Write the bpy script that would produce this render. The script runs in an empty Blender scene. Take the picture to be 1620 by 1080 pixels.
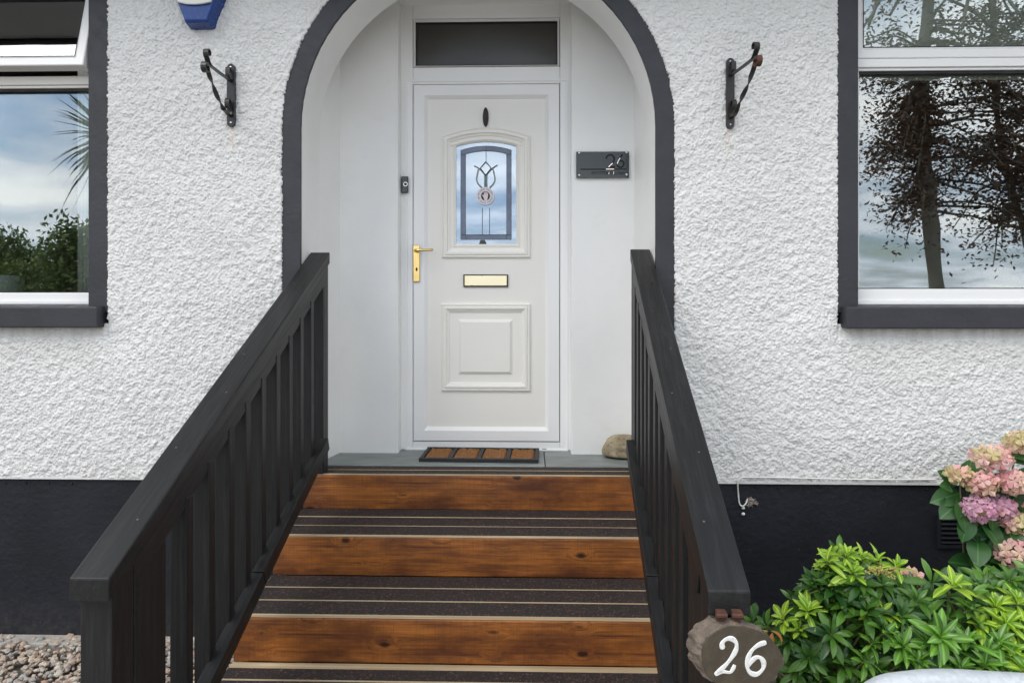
import bpy, bmesh, math, random
import numpy as np
from mathutils import Vector, Matrix

random.seed(7)
rng = np.random.default_rng(11)
S = bpy.context.scene
COL = S.collection
PI = math.pi

# ------------------------------------------------------------------ camera
F_PX, HOR, CAM_Y, EYE, YAW = 1100.0, 470.0, -3.29, 1.64, math.radians(1.45)
cd = bpy.data.cameras.new('camera')
cam = bpy.data.objects.new('camera', cd)
COL.objects.link(cam)
cam.location = (0, CAM_Y, EYE)
cam.rotation_euler = (PI / 2, 0, YAW)
cd.sensor_fit = 'HORIZONTAL'
cd.sensor_width = 36.0
cd.lens = F_PX / 1620 * 36.0
cd.shift_y = -(540 - HOR) / 1620
cd.clip_start, cd.clip_end = 0.05, 2000
S.camera = cam

# ------------------------------------------------------------------ sky and sun
SUN_TO = Vector((-0.62, -0.55, 0.85)).normalized()
SUN_EL = math.asin(SUN_TO.z)
SUN_AZ = math.atan2(SUN_TO.x, SUN_TO.y)
w = bpy.data.worlds.new('World')
S.world = w
w.use_nodes = True
wn, wl = w.node_tree.nodes, w.node_tree.links
wn.clear()


def wnode(t, **k):
    n = wn.new(t)
    for a, b in k.items():
        setattr(n, a, b)
    return n


def wmath(op, a, b=None):
    n = wnode('ShaderNodeMath', operation=op)
    for i, v in enumerate((a, b)):
        if v is None:
            continue
        if isinstance(v, (int, float)):
            n.inputs[i].default_value = v
        else:
            wl.new(v, n.inputs[i])
    return n.outputs[0]


sky = wnode('ShaderNodeTexSky', sky_type='NISHITA', sun_disc=False, sun_elevation=SUN_EL,
            sun_rotation=SUN_AZ)
sky.air_density, sky.dust_density, sky.ozone_density = 1.0, 0.5, 1.5
tc = wnode('ShaderNodeTexCoord')
sep = wnode('ShaderNodeSeparateXYZ')
wl.new(tc.outputs['Generated'], sep.inputs[0])
zz = wmath('ADD', wmath('MAXIMUM', sep.outputs['Z'], 0.0), 0.16)
comb = wnode('ShaderNodeCombineXYZ')
wl.new(wmath('DIVIDE', sep.outputs['X'], zz), comb.inputs[0])
wl.new(wmath('DIVIDE', sep.outputs['Y'], zz), comb.inputs[1])
cover = wnode('ShaderNodeTexNoise')
cover.inputs['Scale'].default_value = 1.15
cover.inputs['Detail'].default_value = 8
cover.inputs['Roughness'].default_value = 0.55
wl.new(comb.outputs[0], cover.inputs['Vector'])
cr = wnode('ShaderNodeValToRGB')
cr.color_ramp.elements[0].position, cr.color_ramp.elements[1].position = 0.33, 0.52
wl.new(cover.outputs['Fac'], cr.inputs[0])
tone = wnode('ShaderNodeTexNoise')
tone.inputs['Scale'].default_value = 1.15
tone.inputs['Detail'].default_value = 6
wl.new(comb.outputs[0], tone.inputs['Vector'])
tr = wnode('ShaderNodeValToRGB')
e = tr.color_ramp.elements
e[0].position, e[0].color = 0.38, (0.40, 0.49, 0.62, 1)
e[1].position, e[1].color = 0.64, (1, 0.98, 0.95, 1)
wl.new(tone.outputs['Fac'], tr.inputs[0])
gain = wnode('ShaderNodeVectorMath', operation='SCALE')
gain.inputs['Scale'].default_value = 15.0
wl.new(tr.outputs[0], gain.inputs[0])
mixs = wnode('ShaderNodeMix', data_type='RGBA')
wl.new(cr.outputs[0], mixs.inputs[0])
wl.new(sky.outputs[0], mixs.inputs[6])
wl.new(gain.outputs[0], mixs.inputs[7])
bg = wnode('ShaderNodeBackground')
bg.inputs['Strength'].default_value = 0.12
wl.new(mixs.outputs[2], bg.inputs['Color'])
wo = wnode('ShaderNodeOutputWorld')
wl.new(bg.outputs[0], wo.inputs[0])

sd = bpy.data.lights.new('sun', 'SUN')
sd.energy, sd.angle, sd.color = 1.25, math.radians(36), (1.0, 0.94, 0.86)
sun = bpy.data.objects.new('sun', sd)
COL.objects.link(sun)
sun.rotation_euler = SUN_TO.to_track_quat('Z', 'Y').to_euler()

vs = S.view_settings
vs.view_transform, vs.look, vs.exposure, vs.gamma = 'Standard', 'None', 0.37, 1.0
vs.use_curve_mapping = False
S.render.engine = 'CYCLES'
S.cycles.use_denoising = True
S.cycles.max_bounces = 8
S.cycles.transparent_max_bounces = 12
S.cycles.caustics_reflective = S.cycles.caustics_refractive = False


# ------------------------------------------------------------------ measuring helpers
def P(x, y, Y):
    """a point of the photograph on the plane at depth Y (front wall is Y = 0)"""
    u, v = (x - 810) / F_PX, (HOR - y) / F_PX
    dx = -math.sin(YAW) + u * math.cos(YAW)
    dy = math.cos(YAW) + u * math.sin(YAW)
    t = (Y - CAM_Y) / dy
    return Vector((t * dx, Y, EYE + t * v))


def PX(x, Y):
    return P(x, HOR, Y).x


def PZ(x, y, Y):
    return P(x, y, Y).z


def PR(x, y, D, plane=0.12):
    """a point D metres away seen mirrored in a pane"""
    p = P(x, y, CAM_Y + D)
    return Vector((p.x, 2 * plane - p.y, p.z))


# ------------------------------------------------------------------ object helpers
def world_matrix(o):
    m = o.matrix_basis.copy()
    if o.parent:
        m = world_matrix(o.parent) @ o.matrix_parent_inverse @ m
    return m


def adopt(o, parent):
    o.parent = parent
    o.matrix_parent_inverse = world_matrix(parent).inverted()


def tag(o, label=None, cat=None, group=None, kind=None):
    for k, v in (('label', label), ('category', cat), ('group', group), ('kind', kind)):
        if v:
            o[k] = v
    return o


def thing(name, loc, label, cat, group=None):
    o = bpy.data.objects.new(name, None)
    o.empty_display_size = 0.1
    o.location = loc
    COL.objects.link(o)
    return tag(o, label, cat, group)


def link(name, me, parent=None, matrix=None):
    o = bpy.data.objects.new(name, me)
    COL.objects.link(o)
    if matrix is not None:
        o.matrix_basis = matrix
    if parent is not None:
        adopt(o, parent)
    return o


def mesh(name, vf, mat, smooth=False, bevel=0.0, seg=2):
    me = bpy.data.meshes.new(name)
    me.from_pydata([tuple(v) for v in vf[0]], [], [tuple(f) for f in vf[1]])
    bm = bmesh.new()
    bm.from_mesh(me)
    bmesh.ops.remove_doubles(bm, verts=bm.verts, dist=1e-6)
    bmesh.ops.recalc_face_normals(bm, faces=bm.faces)
    if bevel:
        ed = [e for e in bm.edges if len(e.link_faces) == 2 and e.calc_face_angle(0) > 0.5]
        bmesh.ops.bevel(bm, geom=ed, offset=bevel, segments=seg, affect='EDGES', profile=0.5, clamp_overlap=True)
    bm.to_mesh(me)
    bm.free()
    if smooth:
        me.polygons.foreach_set('use_smooth', [True] * len(me.polygons))
    me.materials.append(mat)
    return me


def obj(name, vf, mat, parent=None, smooth=False, bevel=0.0, matrix=None, seg=2):
    return link(name, mesh(name, vf, mat, smooth, bevel, seg), parent, matrix)


def box(x0, x1, y0, y1, z0, z1):
    v = [(x, y, z) for z in (z0, z1) for y in (y0, y1) for x in (x0, x1)]
    return v, [(0, 2, 3, 1), (4, 5, 7, 6), (0, 1, 5, 4), (2, 6, 7, 3), (0, 4, 6, 2), (1, 3, 7, 5)]


def join(*vfs):
    V, Fc = [], []
    for v, f in vfs:
        o = len(V)
        V += list(v)
        Fc += [tuple(i + o for i in q) for q in f]
    return V, Fc


def beam(name, p0, p1, wid, hei, mat, parent, bevel=0.003, up=Vector((0, 0, 1))):
    """a board from p0 to p1; its long axis is the local x axis so that the grain follows it"""
    p0, p1 = Vector(p0), Vector(p1)
    x = (p1 - p0)
    L = x.length
    x.normalize()
    y = up.cross(x)
    if y.length < 1e-4:
        y = Vector((0, 1, 0))
    y.normalize()
    z = x.cross(y)
    M = Matrix((x, y, z)).transposed().to_4x4()
    M.translation = (p0 + p1) / 2
    return obj(name, box(-L / 2, L / 2, -wid / 2, wid / 2, -hei / 2, hei / 2), mat, parent, bevel=bevel, matrix=M)


def board(name, x0, x1, y0, y1, z0, z1, mat, parent, bevel=0.002):
    """an axis-aligned box kept in its own local coordinates"""
    c = Vector(((x0 + x1) / 2, (y0 + y1) / 2, (z0 + z1) / 2))
    a, b, d = (x1 - x0) / 2, (y1 - y0) / 2, (z1 - z0) / 2
    return obj(name, box(-a, a, -b, b, -d, d), mat, parent, bevel=bevel, matrix=Matrix.Translation(c))


def offset_path(path, s):
    """closed path in (x, z), counter-clockwise; s > 0 goes inward"""
    n = len(path)
    out = []
    for i in range(n):
        a, b, c = Vector(path[i - 1]), Vector(path[i]), Vector(path[(i + 1) % n])
        d1, d2 = (b - a).normalized(), (c - b).normalized()
        n1, n2 = Vector((-d1.y, d1.x)), Vector((-d2.y, d2.x))
        m = (n1 + n2)
        k = m.length_squared
        out.append(b + m * (2 * s / k if k > 1e-6 else s))
    return out


def ring(path, profile, closed_profile=True):
    """sweep profile [(inset, y)] round a closed path of (x, z)"""
    V, Fc = [], []
    n = len(path)
    for s, y in profile:
        for p in offset_path(path, s):
            V.append((p.x, y, p.y))
    m = len(profile)
    for j in range(m if closed_profile else m - 1):
        k = (j + 1) % m
        for i in range(n):
            q = (i + 1) % n
            Fc.append((j * n + i, j * n + q, k * n + q, k * n + i))
    return V, Fc


def rect(x0, x1, z0, z1):
    return [(x0, z0), (x1, z0), (x1, z1), (x0, z1)]


def arched(x0, x1, z0, zs, zt, n=14):
    """rectangle with a segmental arch on top"""
    c, h, r = (x0 + x1) / 2, (x1 - x0) / 2, zt - zs
    R = (h * h + r * r) / (2 * r)
    a = math.asin(h / R)
    pts = [(x0, z0), (x1, z0)]
    for i in range(n + 1):
        t = a - 2 * a * i / n
        pts.append((c + R * math.sin(t), zt - R + R * math.cos(t)))
    return pts


def slab(path, y0, y1):
    """closed outline (x, z) made solid between y0 and y1"""
    n = len(path)
    V = [(p[0], y0, p[1]) for p in path] + [(p[0], y1, p[1]) for p in path]
    Fc = [tuple(range(n)), tuple(range(2 * n - 1, n - 1, -1))]
    for i in range(n):
        q = (i + 1) % n
        Fc.append((i, i + n, q + n, q))
    return V, Fc


def tube(pts, rad, n=8, cap=True):
    pts = [Vector(p) for p in pts]
    V, Fc = [], []
    up = Vector((0.13, 0.31, 0.94))
    for i, p in enumerate(pts):
        t = (pts[min(i + 1, len(pts) - 1)] - pts[max(i - 1, 0)]).normalized()
        a = t.cross(up)
        if a.length < 1e-3:
            a = t.cross(Vector((1, 0, 0)))
        a.normalize()
        b = t.cross(a)
        r = rad[i] if hasattr(rad, '__len__') else rad
        for k in range(n):
            th = 2 * PI * k / n
            V.append(p + a * (r * math.cos(th)) + b * (r * math.sin(th)))
    for i in range(len(pts) - 1):
        for k in range(n):
            q = (k + 1) % n
            Fc.append((i * n + k, i * n + q, (i + 1) * n + q, (i + 1) * n + k))
    if cap:
        Fc.append(tuple(range(n)))
        Fc.append(tuple(range((len(pts) - 1) * n, len(pts) * n)))
    return V, Fc


def flatbar(pts, side, wid, thick, twist=None):
    """flat iron bar along pts; its width lies along the vector side, turned by twist[i]"""
    pts = [Vector(p) for p in pts]
    V, Fc = [], []
    for i, p in enumerate(pts):
        t = (pts[min(i + 1, len(pts) - 1)] - pts[max(i - 1, 0)]).normalized()
        a = (side - t * side.dot(t)).normalized()
        b = t.cross(a)
        if twist:
            c, s = math.cos(twist[i]), math.sin(twist[i])
            a, b = a * c + b * s, b * c - a * s
        for sa, sb in ((-1, -1), (1, -1), (1, 1), (-1, 1)):
            V.append(p + a * (sa * wid / 2) + b * (sb * thick / 2))
    for i in range(len(pts) - 1):
        for k in range(4):
            q = (k + 1) % 4
            Fc.append((i * 4 + k, i * 4 + q, i * 4 + 4 + q, i * 4 + 4 + k))
    m = len(pts) - 1
    Fc += [(0, 1, 2, 3), (m * 4, m * 4 + 1, m * 4 + 2, m * 4 + 3)]
    return V, Fc


def smooth_line(pts, n=6):
    """Catmull-Rom through points"""
    pts = [Vector(p) for p in pts]
    out = []
    for i in range(len(pts) - 1):
        p0, p1, p2, p3 = pts[max(i - 1, 0)], pts[i], pts[i + 1], pts[min(i + 2, len(pts) - 1)]
        for k in range(n):
            t = k / n
            out.append(0.5 * ((2 * p1) + (p2 - p0) * t + (2 * p0 - 5 * p1 + 4 * p2 - p3) * t * t
                              + (3 * p1 - p0 - 3 * p2 + p3) * t ** 3))
    out.append(pts[-1])
    return out


def blob(radii, seed, amp=0.12, freq=2.2, n=3):
    bm = bmesh.new()
    bmesh.ops.create_icosphere(bm, subdivisions=n, radius=1)
    from mathutils import noise
    for v in bm.verts:
        k = 1 + amp * noise.noise(v.co * freq + Vector((seed, seed * 2, 0))) + amp * 0.4 * noise.noise(v.co * freq * 3)
        v.co = Vector((v.co.x * radii[0] * k, v.co.y * radii[1] * k, v.co.z * radii[2] * k))
    bm.verts.index_update()
    vf = [v.co.copy() for v in bm.verts], [tuple(v.index for v in f.verts) for f in bm.faces]
    bm.free()
    return vf


def text_mesh(body, size, mat, align='CENTER', depth=0.0):
    cu = bpy.data.curves.new('lettering', 'FONT')
    cu.body, cu.size, cu.align_x, cu.align_y, cu.extrude = body, size, align, 'CENTER', depth
    cu.resolution_u = 3
    o = bpy.data.objects.new('lettering', cu)
    COL.objects.link(o)
    dg = bpy.context.evaluated_depsgraph_get()
    me = bpy.data.meshes.new_from_object(o.evaluated_get(dg))
    bpy.data.objects.remove(o)
    bpy.data.curves.remove(cu)
    me.materials.clear()
    me.materials.append(mat)
    return me


def arrays_mesh(name, V, Fc, mat, smooth=True):
    """mesh straight from numpy arrays; every face has the same corner count"""
    me = bpy.data.meshes.new(name)
    k = Fc.shape[1]
    me.vertices.add(len(V))
    me.vertices.foreach_set('co', V.astype(np.float32).ravel())
    me.loops.add(Fc.size)
    me.loops.foreach_set('vertex_index', Fc.astype(np.int32).ravel())
    me.polygons.add(len(Fc))
    me.polygons.foreach_set('loop_start', np.arange(0, Fc.size, k, dtype=np.int32))
    me.polygons.foreach_set('use_smooth', np.full(len(Fc), smooth))
    me.update(calc_edges=True)
    me.validate()
    me.materials.append(mat)
    return me


def scatter(base_v, base_f, mats):
    """copies of a small mesh at many 4x4 matrices, as arrays"""
    mats = np.asarray(mats)
    bv = np.c_[np.asarray(base_v), np.ones(len(base_v))]
    V = np.einsum('nij,vj->nvi', mats, bv)[:, :, :3].reshape(-1, 3)
    bf = np.asarray(base_f)
    Fc = (bf[None] + (np.arange(len(mats)) * len(base_v))[:, None, None]).reshape(-1, bf.shape[1])
    return V, Fc


# ------------------------------------------------------------------ materials
class NT:
    def __init__(self, name):
        self.m = bpy.data.materials.new(name)
        self.m.use_nodes = True
        self.t = self.m.node_tree
        self.b = self.t.nodes['Principled BSDF']
        self.out = self.t.nodes['Material Output']
        self.tc = self.n('ShaderNodeTexCoord')

    def n(self, t, **k):
        x = self.t.nodes.new(t)
        for a, b in k.items():
            setattr(x, a, b)
        return x

    def put(self, v, sock):
        if isinstance(v, bpy.types.NodeSocket):
            self.t.links.new(v, sock)
        elif isinstance(v, (tuple, list)):
            sock.default_value = tuple(v) + ((1,) if len(v) == 3 and sock.type == 'RGBA' else ())
        else:
            sock.default_value = v

    def map(self, vec, scale=(1, 1, 1), loc=None):
        x = self.n('ShaderNodeMapping')
        self.put(vec, x.inputs[0])
        x.inputs['Scale'].default_value = scale
        if loc is not None:
            self.put(loc, x.inputs['Location'])
        return x.outputs[0]

    def noise(self, vec, scale, detail=4, rough=0.55, dist=0.0):
        x = self.n('ShaderNodeTexNoise')
        self.put(vec, x.inputs['Vector'])
        x.inputs['Scale'].default_value = scale
        x.inputs['Detail'].default_value = detail
        x.inputs['Roughness'].default_value = rough
        x.inputs['Distortion'].default_value = dist
        return x.outputs['Fac']

    def voronoi(self, vec, scale, feature='F1', out='Distance'):
        x = self.n('ShaderNodeTexVoronoi', feature=feature)
        self.put(vec, x.inputs['Vector'])
        x.inputs['Scale'].default_value = scale
        return x.outputs[out]

    def ramp(self, fac, stops):
        x = self.n('ShaderNodeValToRGB')
        self.put(fac, x.inputs[0])
        el = x.color_ramp.elements
        while len(el) < len(stops):
            el.new(0.5)
        for k, (p, c) in enumerate(stops):
            el[k].position = p
            el[k].color = tuple(c) + (1,) if isinstance(c, (tuple, list)) else (c, c, c, 1)
        return x.outputs[0]

    def mix(self, fac, a, b, mode='MIX'):
        x = self.n('ShaderNodeMix', data_type='RGBA', blend_type=mode)
        self.put(fac, x.inputs[0])
        self.put(a, x.inputs[6])
        self.put(b, x.inputs[7])
        return x.outputs[2]

    def math(self, op, a, b=0.0):
        x = self.n('ShaderNodeMath', operation=op)
        self.put(a, x.inputs[0])
        self.put(b, x.inputs[1])
        return x.outputs[0]

    def bump(self, h, strength, dist):
        x = self.n('ShaderNodeBump')
        x.inputs['Strength'].default_value = strength
        x.inputs['Distance'].default_value = dist
        self.put(h, x.inputs['Height'])
        self.t.links.new(x.outputs[0], self.b.inputs['Normal'])

    def set(self, **k):
        for a, v in k.items():
            self.put(v, self.b.inputs[a.replace('_', ' ')])
        return self.m


def sc3(c, k):
    return tuple(min(1, x * k) for x in c)


def paint(name, c, rough=0.45, var=0.12, scale=3.0, bump=0.15, bscale=60, bdist=0.002, metal=0.0, dirt=None, rvar=0.2):
    t = NT(name)
    ob = t.tc.outputs['Object']
    n = t.noise(ob, scale, 6, 0.6)
    col = t.ramp(n, [(0.3, sc3(c, 1 - var)), (0.7, sc3(c, 1 + var))])
    if dirt:
        d = t.noise(ob, scale * 2.3, 8, 0.7, 0.4)
        col = t.mix(t.ramp(d, [(0.55, 0.0), (0.75, 0.55)]), col, dirt)
    if bump:
        t.bump(t.noise(ob, bscale, 5), bump, bdist)
    r = t.ramp(t.noise(ob, scale * 4, 5), [(0.3, max(0.02, rough * (1 - rvar))), (0.7, min(1, rough * (1 + rvar)))])
    return t.set(Base_Color=col, Roughness=r, Metallic=metal)


def wood(name, dark, light, rough=0.5, knots=0.0, fine=(2.0, 60, 60), bump=0.3, extra=None, blotch=0.5, spec=0.5):
    t = NT(name)
    ob = t.tc.outputs['Object']
    oi = t.n('ShaderNodeObjectInfo')
    off = t.n('ShaderNodeCombineXYZ')
    for i, k in enumerate((37.0, 11.0, 23.0)):
        t.put(t.math('MULTIPLY', oi.outputs['Random'], k), off.inputs[i])
    # growth lines bend round the knots
    kv = t.map(ob, (7.0, 13, 13), off.outputs[0])
    kd = t.voronoi(kv, 1.0)
    kc = t.n('ShaderNodeSeparateXYZ')
    t.put(t.voronoi(kv, 1.0, out='Color'), kc.inputs[0])
    has = t.math('GREATER_THAN', kc.outputs[0], 1 - knots)
    near = t.math('MULTIPLY', has, t.ramp(kd, [(0.0, 1.0), (0.5, 0.0)]))
    bend = t.n('ShaderNodeVectorMath', operation='ADD')
    t.put(ob, bend.inputs[0])
    cb = t.n('ShaderNodeCombineXYZ')
    t.put(t.math('MULTIPLY', near, 0.035), cb.inputs[1])
    t.put(t.math('MULTIPLY', near, 0.035), cb.inputs[2])
    t.put(cb.outputs[0], bend.inputs[1])
    g = t.noise(t.map(bend.outputs[0], fine, off.outputs[0]), 1.0, 6, 0.65, 0.5)
    g2 = t.noise(t.map(bend.outputs[0], (fine[0] * 0.6, fine[1] * 0.28, fine[2] * 0.28), off.outputs[0]), 1.0, 5, 0.6, 0.9)
    big = t.noise(t.map(ob, (3.0, 7, 7), off.outputs[0]), 1.0, 5, 0.65)
    gg = t.math('ADD', t.math('MULTIPLY', g, 0.55), t.math('MULTIPLY', g2, 0.45))
    col = t.ramp(gg, [(0.34, dark), (0.5, sc3(light, 0.68)), (0.64, light)])
    col = t.mix(t.ramp(big, [(0.40, 0.0), (0.66, blotch)]), col, sc3(dark, 1.1))
    if knots:
        kn = t.math('ADD', kd, t.math('MULTIPLY', g, 0.12))
        col = t.mix(t.math('MULTIPLY', has, t.ramp(kn, [(0.15, 0.97), (0.18, 0.7), (0.25, 0.0)])), col, sc3(dark, 0.25))
    if extra:
        col = extra(t, ob, col)
    t.bump(gg, bump, 0.003)
    return t.set(Base_Color=col, Roughness=t.ramp(gg, [(0.3, rough * 1.25), (0.7, rough * 0.8)]), Specular_IOR_Level=spec)


M = {}


def make_materials():
    # roughcast: lime-white, a little dirt, rust runs under the two brackets
    t = NT('roughcast_white')
    gp = t.n('ShaderNodeNewGeometry').outputs['Position']
    col = t.ramp(t.noise(gp, 1.7, 7, 0.6), [(0.28, (0.69, 0.69, 0.675)), (0.72, (0.785, 0.785, 0.77))])
    col = t.mix(t.ramp(t.noise(gp, 40, 6, 0.7), [(0.6, 0.0), (0.8, 0.35)]), col, (0.55, 0.54, 0.5))
    sepn = t.n('ShaderNodeSeparateXYZ')
    t.put(gp, sepn.inputs[0])
    # rain streaks below the sills and grime along the foot of the render
    run = t.noise(t.map(gp, (26, 1, 2.2)), 1.0, 5, 0.65)
    for lo_x, hi_x in ((-9, XL_OUT - 0.01), (XR_OUT + 0.01, 9)):
        inx = t.math('MULTIPLY', t.math('GREATER_THAN', sepn.outputs[0], lo_x), t.math('LESS_THAN', sepn.outputs[0], hi_x))
        dz = t.math('SUBTRACT', SILL_B, sepn.outputs[2])
        fz = t.ramp(dz, [(0.0, 0.0), (0.002, 0.75), (0.05, 0.32), (0.30, 0.0)])
        col = t.mix(t.math('MULTIPLY', t.math('MULTIPLY', inx, fz), t.ramp(run, [(0.38, 0.15), (0.62, 1.0)])), col, (0.47, 0.45, 0.40))
    foot = t.ramp(t.math('SUBTRACT', sepn.outputs[2], WZ0), [(0.0, 0.5), (0.10, 0.12), (0.3, 0.0)])
    col = t.mix(t.math('MULTIPLY', foot, t.ramp(t.noise(gp, 9, 7, 0.7), [(0.42, 0.0), (0.7, 1.0)])), col, (0.52, 0.51, 0.48))
    for bx, bz in ((PX(369, 0), PZ(369, 203, 0)), (PX(1150, 0), PZ(1150, 205, 0))):
        dx = t.math('ABSOLUTE', t.math('SUBTRACT', sepn.outputs[0], bx))
        fx = t.ramp(t.math('DIVIDE', dx, 0.05), [(0.0, 1.0), (0.6, 0.0)])
        dz = t.math('SUBTRACT', bz, sepn.outputs[2])
        fz = t.ramp(dz, [(0.0, 0.0), (0.004, 0.55), (0.16, 0.0)])
        fac = t.math('MULTIPLY', t.math('MULTIPLY', fx, fz), t.noise(gp, 60, 3))
        col = t.mix(fac, col, (0.62, 0.42, 0.24))
    bn = t.math('ADD', t.noise(gp, 170, 5, 0.65), t.math('MULTIPLY', t.voronoi(gp, 120), 0.5))
    t.bump(bn, 0.6, 0.0035)
    M['roughcast'] = t.set(Base_Color=col, Roughness=0.85)
    # smooth painted plaster of the porch
    M['plaster'] = paint('plaster_white', (0.86, 0.86, 0.845), 0.6, 0.04, 2.0, 0.25, 18, 0.006, dirt=(0.79, 0.787, 0.765))
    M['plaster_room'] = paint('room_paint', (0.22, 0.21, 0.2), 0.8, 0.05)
    M['trim'] = paint('masonry_paint_charcoal', (0.027, 0.029, 0.035), 0.55, 0.22, 5, 0.5, 45, 0.004, dirt=(0.042, 0.044, 0.05))
    t = NT('masonry_paint_black')
    ob = t.n('ShaderNodeNewGeometry').outputs['Position']
    col = t.ramp(t.noise(ob, 4, 6, 0.6), [(0.3, (0.010, 0.0115, 0.0155)), (0.7, (0.018, 0.020, 0.026))])
    sp_ = t.n('ShaderNodeSeparateXYZ')
    t.put(ob, sp_.inputs[0])
    low = t.ramp(sp_.outputs[2], [(0.0, 1.0), (0.22, 0.0)])       # soil splashed up from the gravel
    col = t.mix(t.math('MULTIPLY', low, t.ramp(t.noise(ob, 28, 8, 0.75), [(0.44, 0.0), (0.70, 0.45)])), col, (0.10, 0.085, 0.07))
    col = t.mix(t.ramp(t.noise(ob, 75, 3, 0.5), [(0.72, 0.0), (0.76, 0.5)]), col, (0.12, 0.12, 0.12))
    t.bump(t.noise(ob, 38, 5), 0.7, 0.006)
    M['plinth'] = t.set(Base_Color=col, Roughness=0.5, Specular_IOR_Level=0.28)
    M['upvc'] = paint('upvc_white', (0.88, 0.88, 0.87), 0.30, 0.01, 4, 0.0, dirt=(0.86, 0.858, 0.845), rvar=0.04)
    M['upvc_cream'] = paint('upvc_cream', (0.86, 0.84, 0.785), 0.34, 0.008, 4, 0.0, rvar=0.03)
    M['gasket'] = paint('gasket_rubber', (0.012, 0.012, 0.013), 0.6)
    M['brass'] = paint('polished_brass', (0.83, 0.60, 0.24), 0.22, 0.05, 4, 0.0, metal=1.0)
    M['brass_pale'] = paint('pale_brass', (0.93, 0.83, 0.58), 0.3, 0.03, 2, 0.0, metal=1.0)
    M['iron'] = paint('black_iron', (0.016, 0.016, 0.018), 0.33, 0.3, 30, 0.4, 120, 0.001)
    M['iron_rusty'] = paint('black_iron_rusting', (0.018, 0.017, 0.018), 0.4, 0.3, 30, 0.4, 120, 0.001, dirt=(0.16, 0.06, 0.025))
    M['screw'] = paint('weathered_screw', (0.10, 0.09, 0.08), 0.6, 0.4, 60)
    M['rust'] = paint('rusted_iron', (0.075, 0.03, 0.018), 0.8, 0.4, 40, 0.6, 90, 0.002)
    M['steel'] = paint('steel', (0.75, 0.75, 0.75), 0.2, 0.05, metal=1.0)
    t = NT('galvanised_steel')
    ob = t.tc.outputs['Object']
    col = t.ramp(t.voronoi(ob, 130, out='Color'), [(0.2, (0.44, 0.47, 0.49)), (0.9, (0.52, 0.55, 0.57))])
    t.bump(t.noise(ob, 40, 4), 0.15, 0.002)
    M['galv'] = t.set(Base_Color=col, Metallic=0.35, Roughness=0.5)

    def worn(t, ob, col):
        e = t.noise(t.map(ob, (4, 45, 45)), 1.0, 8, 0.75)          # rubbed streaks along the grain
        col = t.mix(t.ramp(e, [(0.48, 0.0), (0.75, 0.55)]), col, (0.036, 0.0365, 0.037))
        e = t.noise(ob, 55, 4, 0.6)                                 # small chips
        return t.mix(t.ramp(e, [(0.74, 0.0), (0.78, 0.6)]), col, (0.17, 0.15, 0.12))

    def chatter(t, ob, col):
        wv_ = t.noise(t.map(ob, (190, 3, 3)), 1.0, 2)               # planer marks across the board
        col = t.mix(t.ramp(wv_, [(0.45, 0.0), (0.7, 0.30)]), col, (0.07, 0.018, 0.005))
        sc_m = t.noise(t.map(ob, (9, 9, 9)), 1.0, 9, 0.8)
        return t.mix(t.ramp(sc_m, [(0.6, 0.0), (0.78, 0.6)]), col, (0.035, 0.011, 0.005))
    M['blackwood'] = wood('black_stained_timber', (0.0055, 0.0057, 0.0061), (0.013, 0.0134, 0.014), 0.44, 0.2, (2.0, 110, 110), 0.8, worn, 0.4, 0.34)
    M['riser'] = wood('orange_stained_pine', (0.058, 0.014, 0.005), (0.41, 0.140, 0.026), 0.38, 0.42, (3.0, 120, 120), 0.5, chatter, 0.9)
    M['deck'] = wood('weathered_deck_board', (0.26, 0.18, 0.10), (0.56, 0.45, 0.29), 0.7, 0.0, (1.6, 70, 70), 0.4)
    t = NT('rubber_grit')
    ob = t.tc.outputs['Object']
    col = t.ramp(t.voronoi(ob, 170, out='Color'), [(0.0, (0.006, 0.0055, 0.005)), (0.5, (0.012, 0.0105, 0.010)), (0.75, (0.035, 0.014, 0.011)), (1.0, (0.15, 0.09, 0.07))])
    col = t.mix(t.ramp(t.noise(ob, 420, 2), [(0.68, 0.0), (0.78, 0.6)]), col, (0.2, 0.17, 0.15))
    t.bump(t.voronoi(ob, 260), 0.9, 0.004)
    M['grit'] = t.set(Base_Color=col, Roughness=0.75)
    t = NT('slate_slab')
    ob = t.tc.outputs['Object']
    n = t.noise(t.map(ob, (1, 3, 1)), 4, 7, 0.65)
    col = t.ramp(n, [(0.3, (0.14, 0.16, 0.155)), (0.7, (0.26, 0.285, 0.28))])
    t.bump(n, 0.4, 0.004)
    M['slate'] = t.set(Base_Color=col, Roughness=0.5)
    t = NT('coir')
    ob = t.tc.outputs['Object']
    n = t.noise(t.map(ob, (60, 300, 60)), 2, 4, 0.7)
    col = t.ramp(n, [(0.3, (0.13, 0.05, 0.018)), (0.7, (0.46, 0.22, 0.075))])
    t.bump(n, 1.0, 0.008)
    M['coir'] = t.set(Base_Color=col, Roughness=0.95)
    M['rubber'] = paint('black_rubber', (0.014, 0.014, 0.015), 0.6, 0.2, 20, 0.4, 200, 0.001)
    t = NT('field_stone')
    ob = t.tc.outputs['Object']
    col = t.ramp(t.noise(ob, 14, 8, 0.7), [(0.3, (0.15, 0.125, 0.08)), (0.5, (0.34, 0.28, 0.18)), (0.72, (0.5, 0.44, 0.33))])
    col = t.mix(t.ramp(t.voronoi(ob, 45), [(0.1, 0.7), (0.35, 0.0)]), col, (0.12, 0.095, 0.055))
    t.bump(t.noise(ob, 50, 6, 0.7), 0.9, 0.01)
    M['stone'] = t.set(Base_Color=col, Roughness=0.9)
    # gravel: one tone per pebble
    t = NT('gravel_pebble')
    g = t.n('ShaderNodeNewGeometry')
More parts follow.
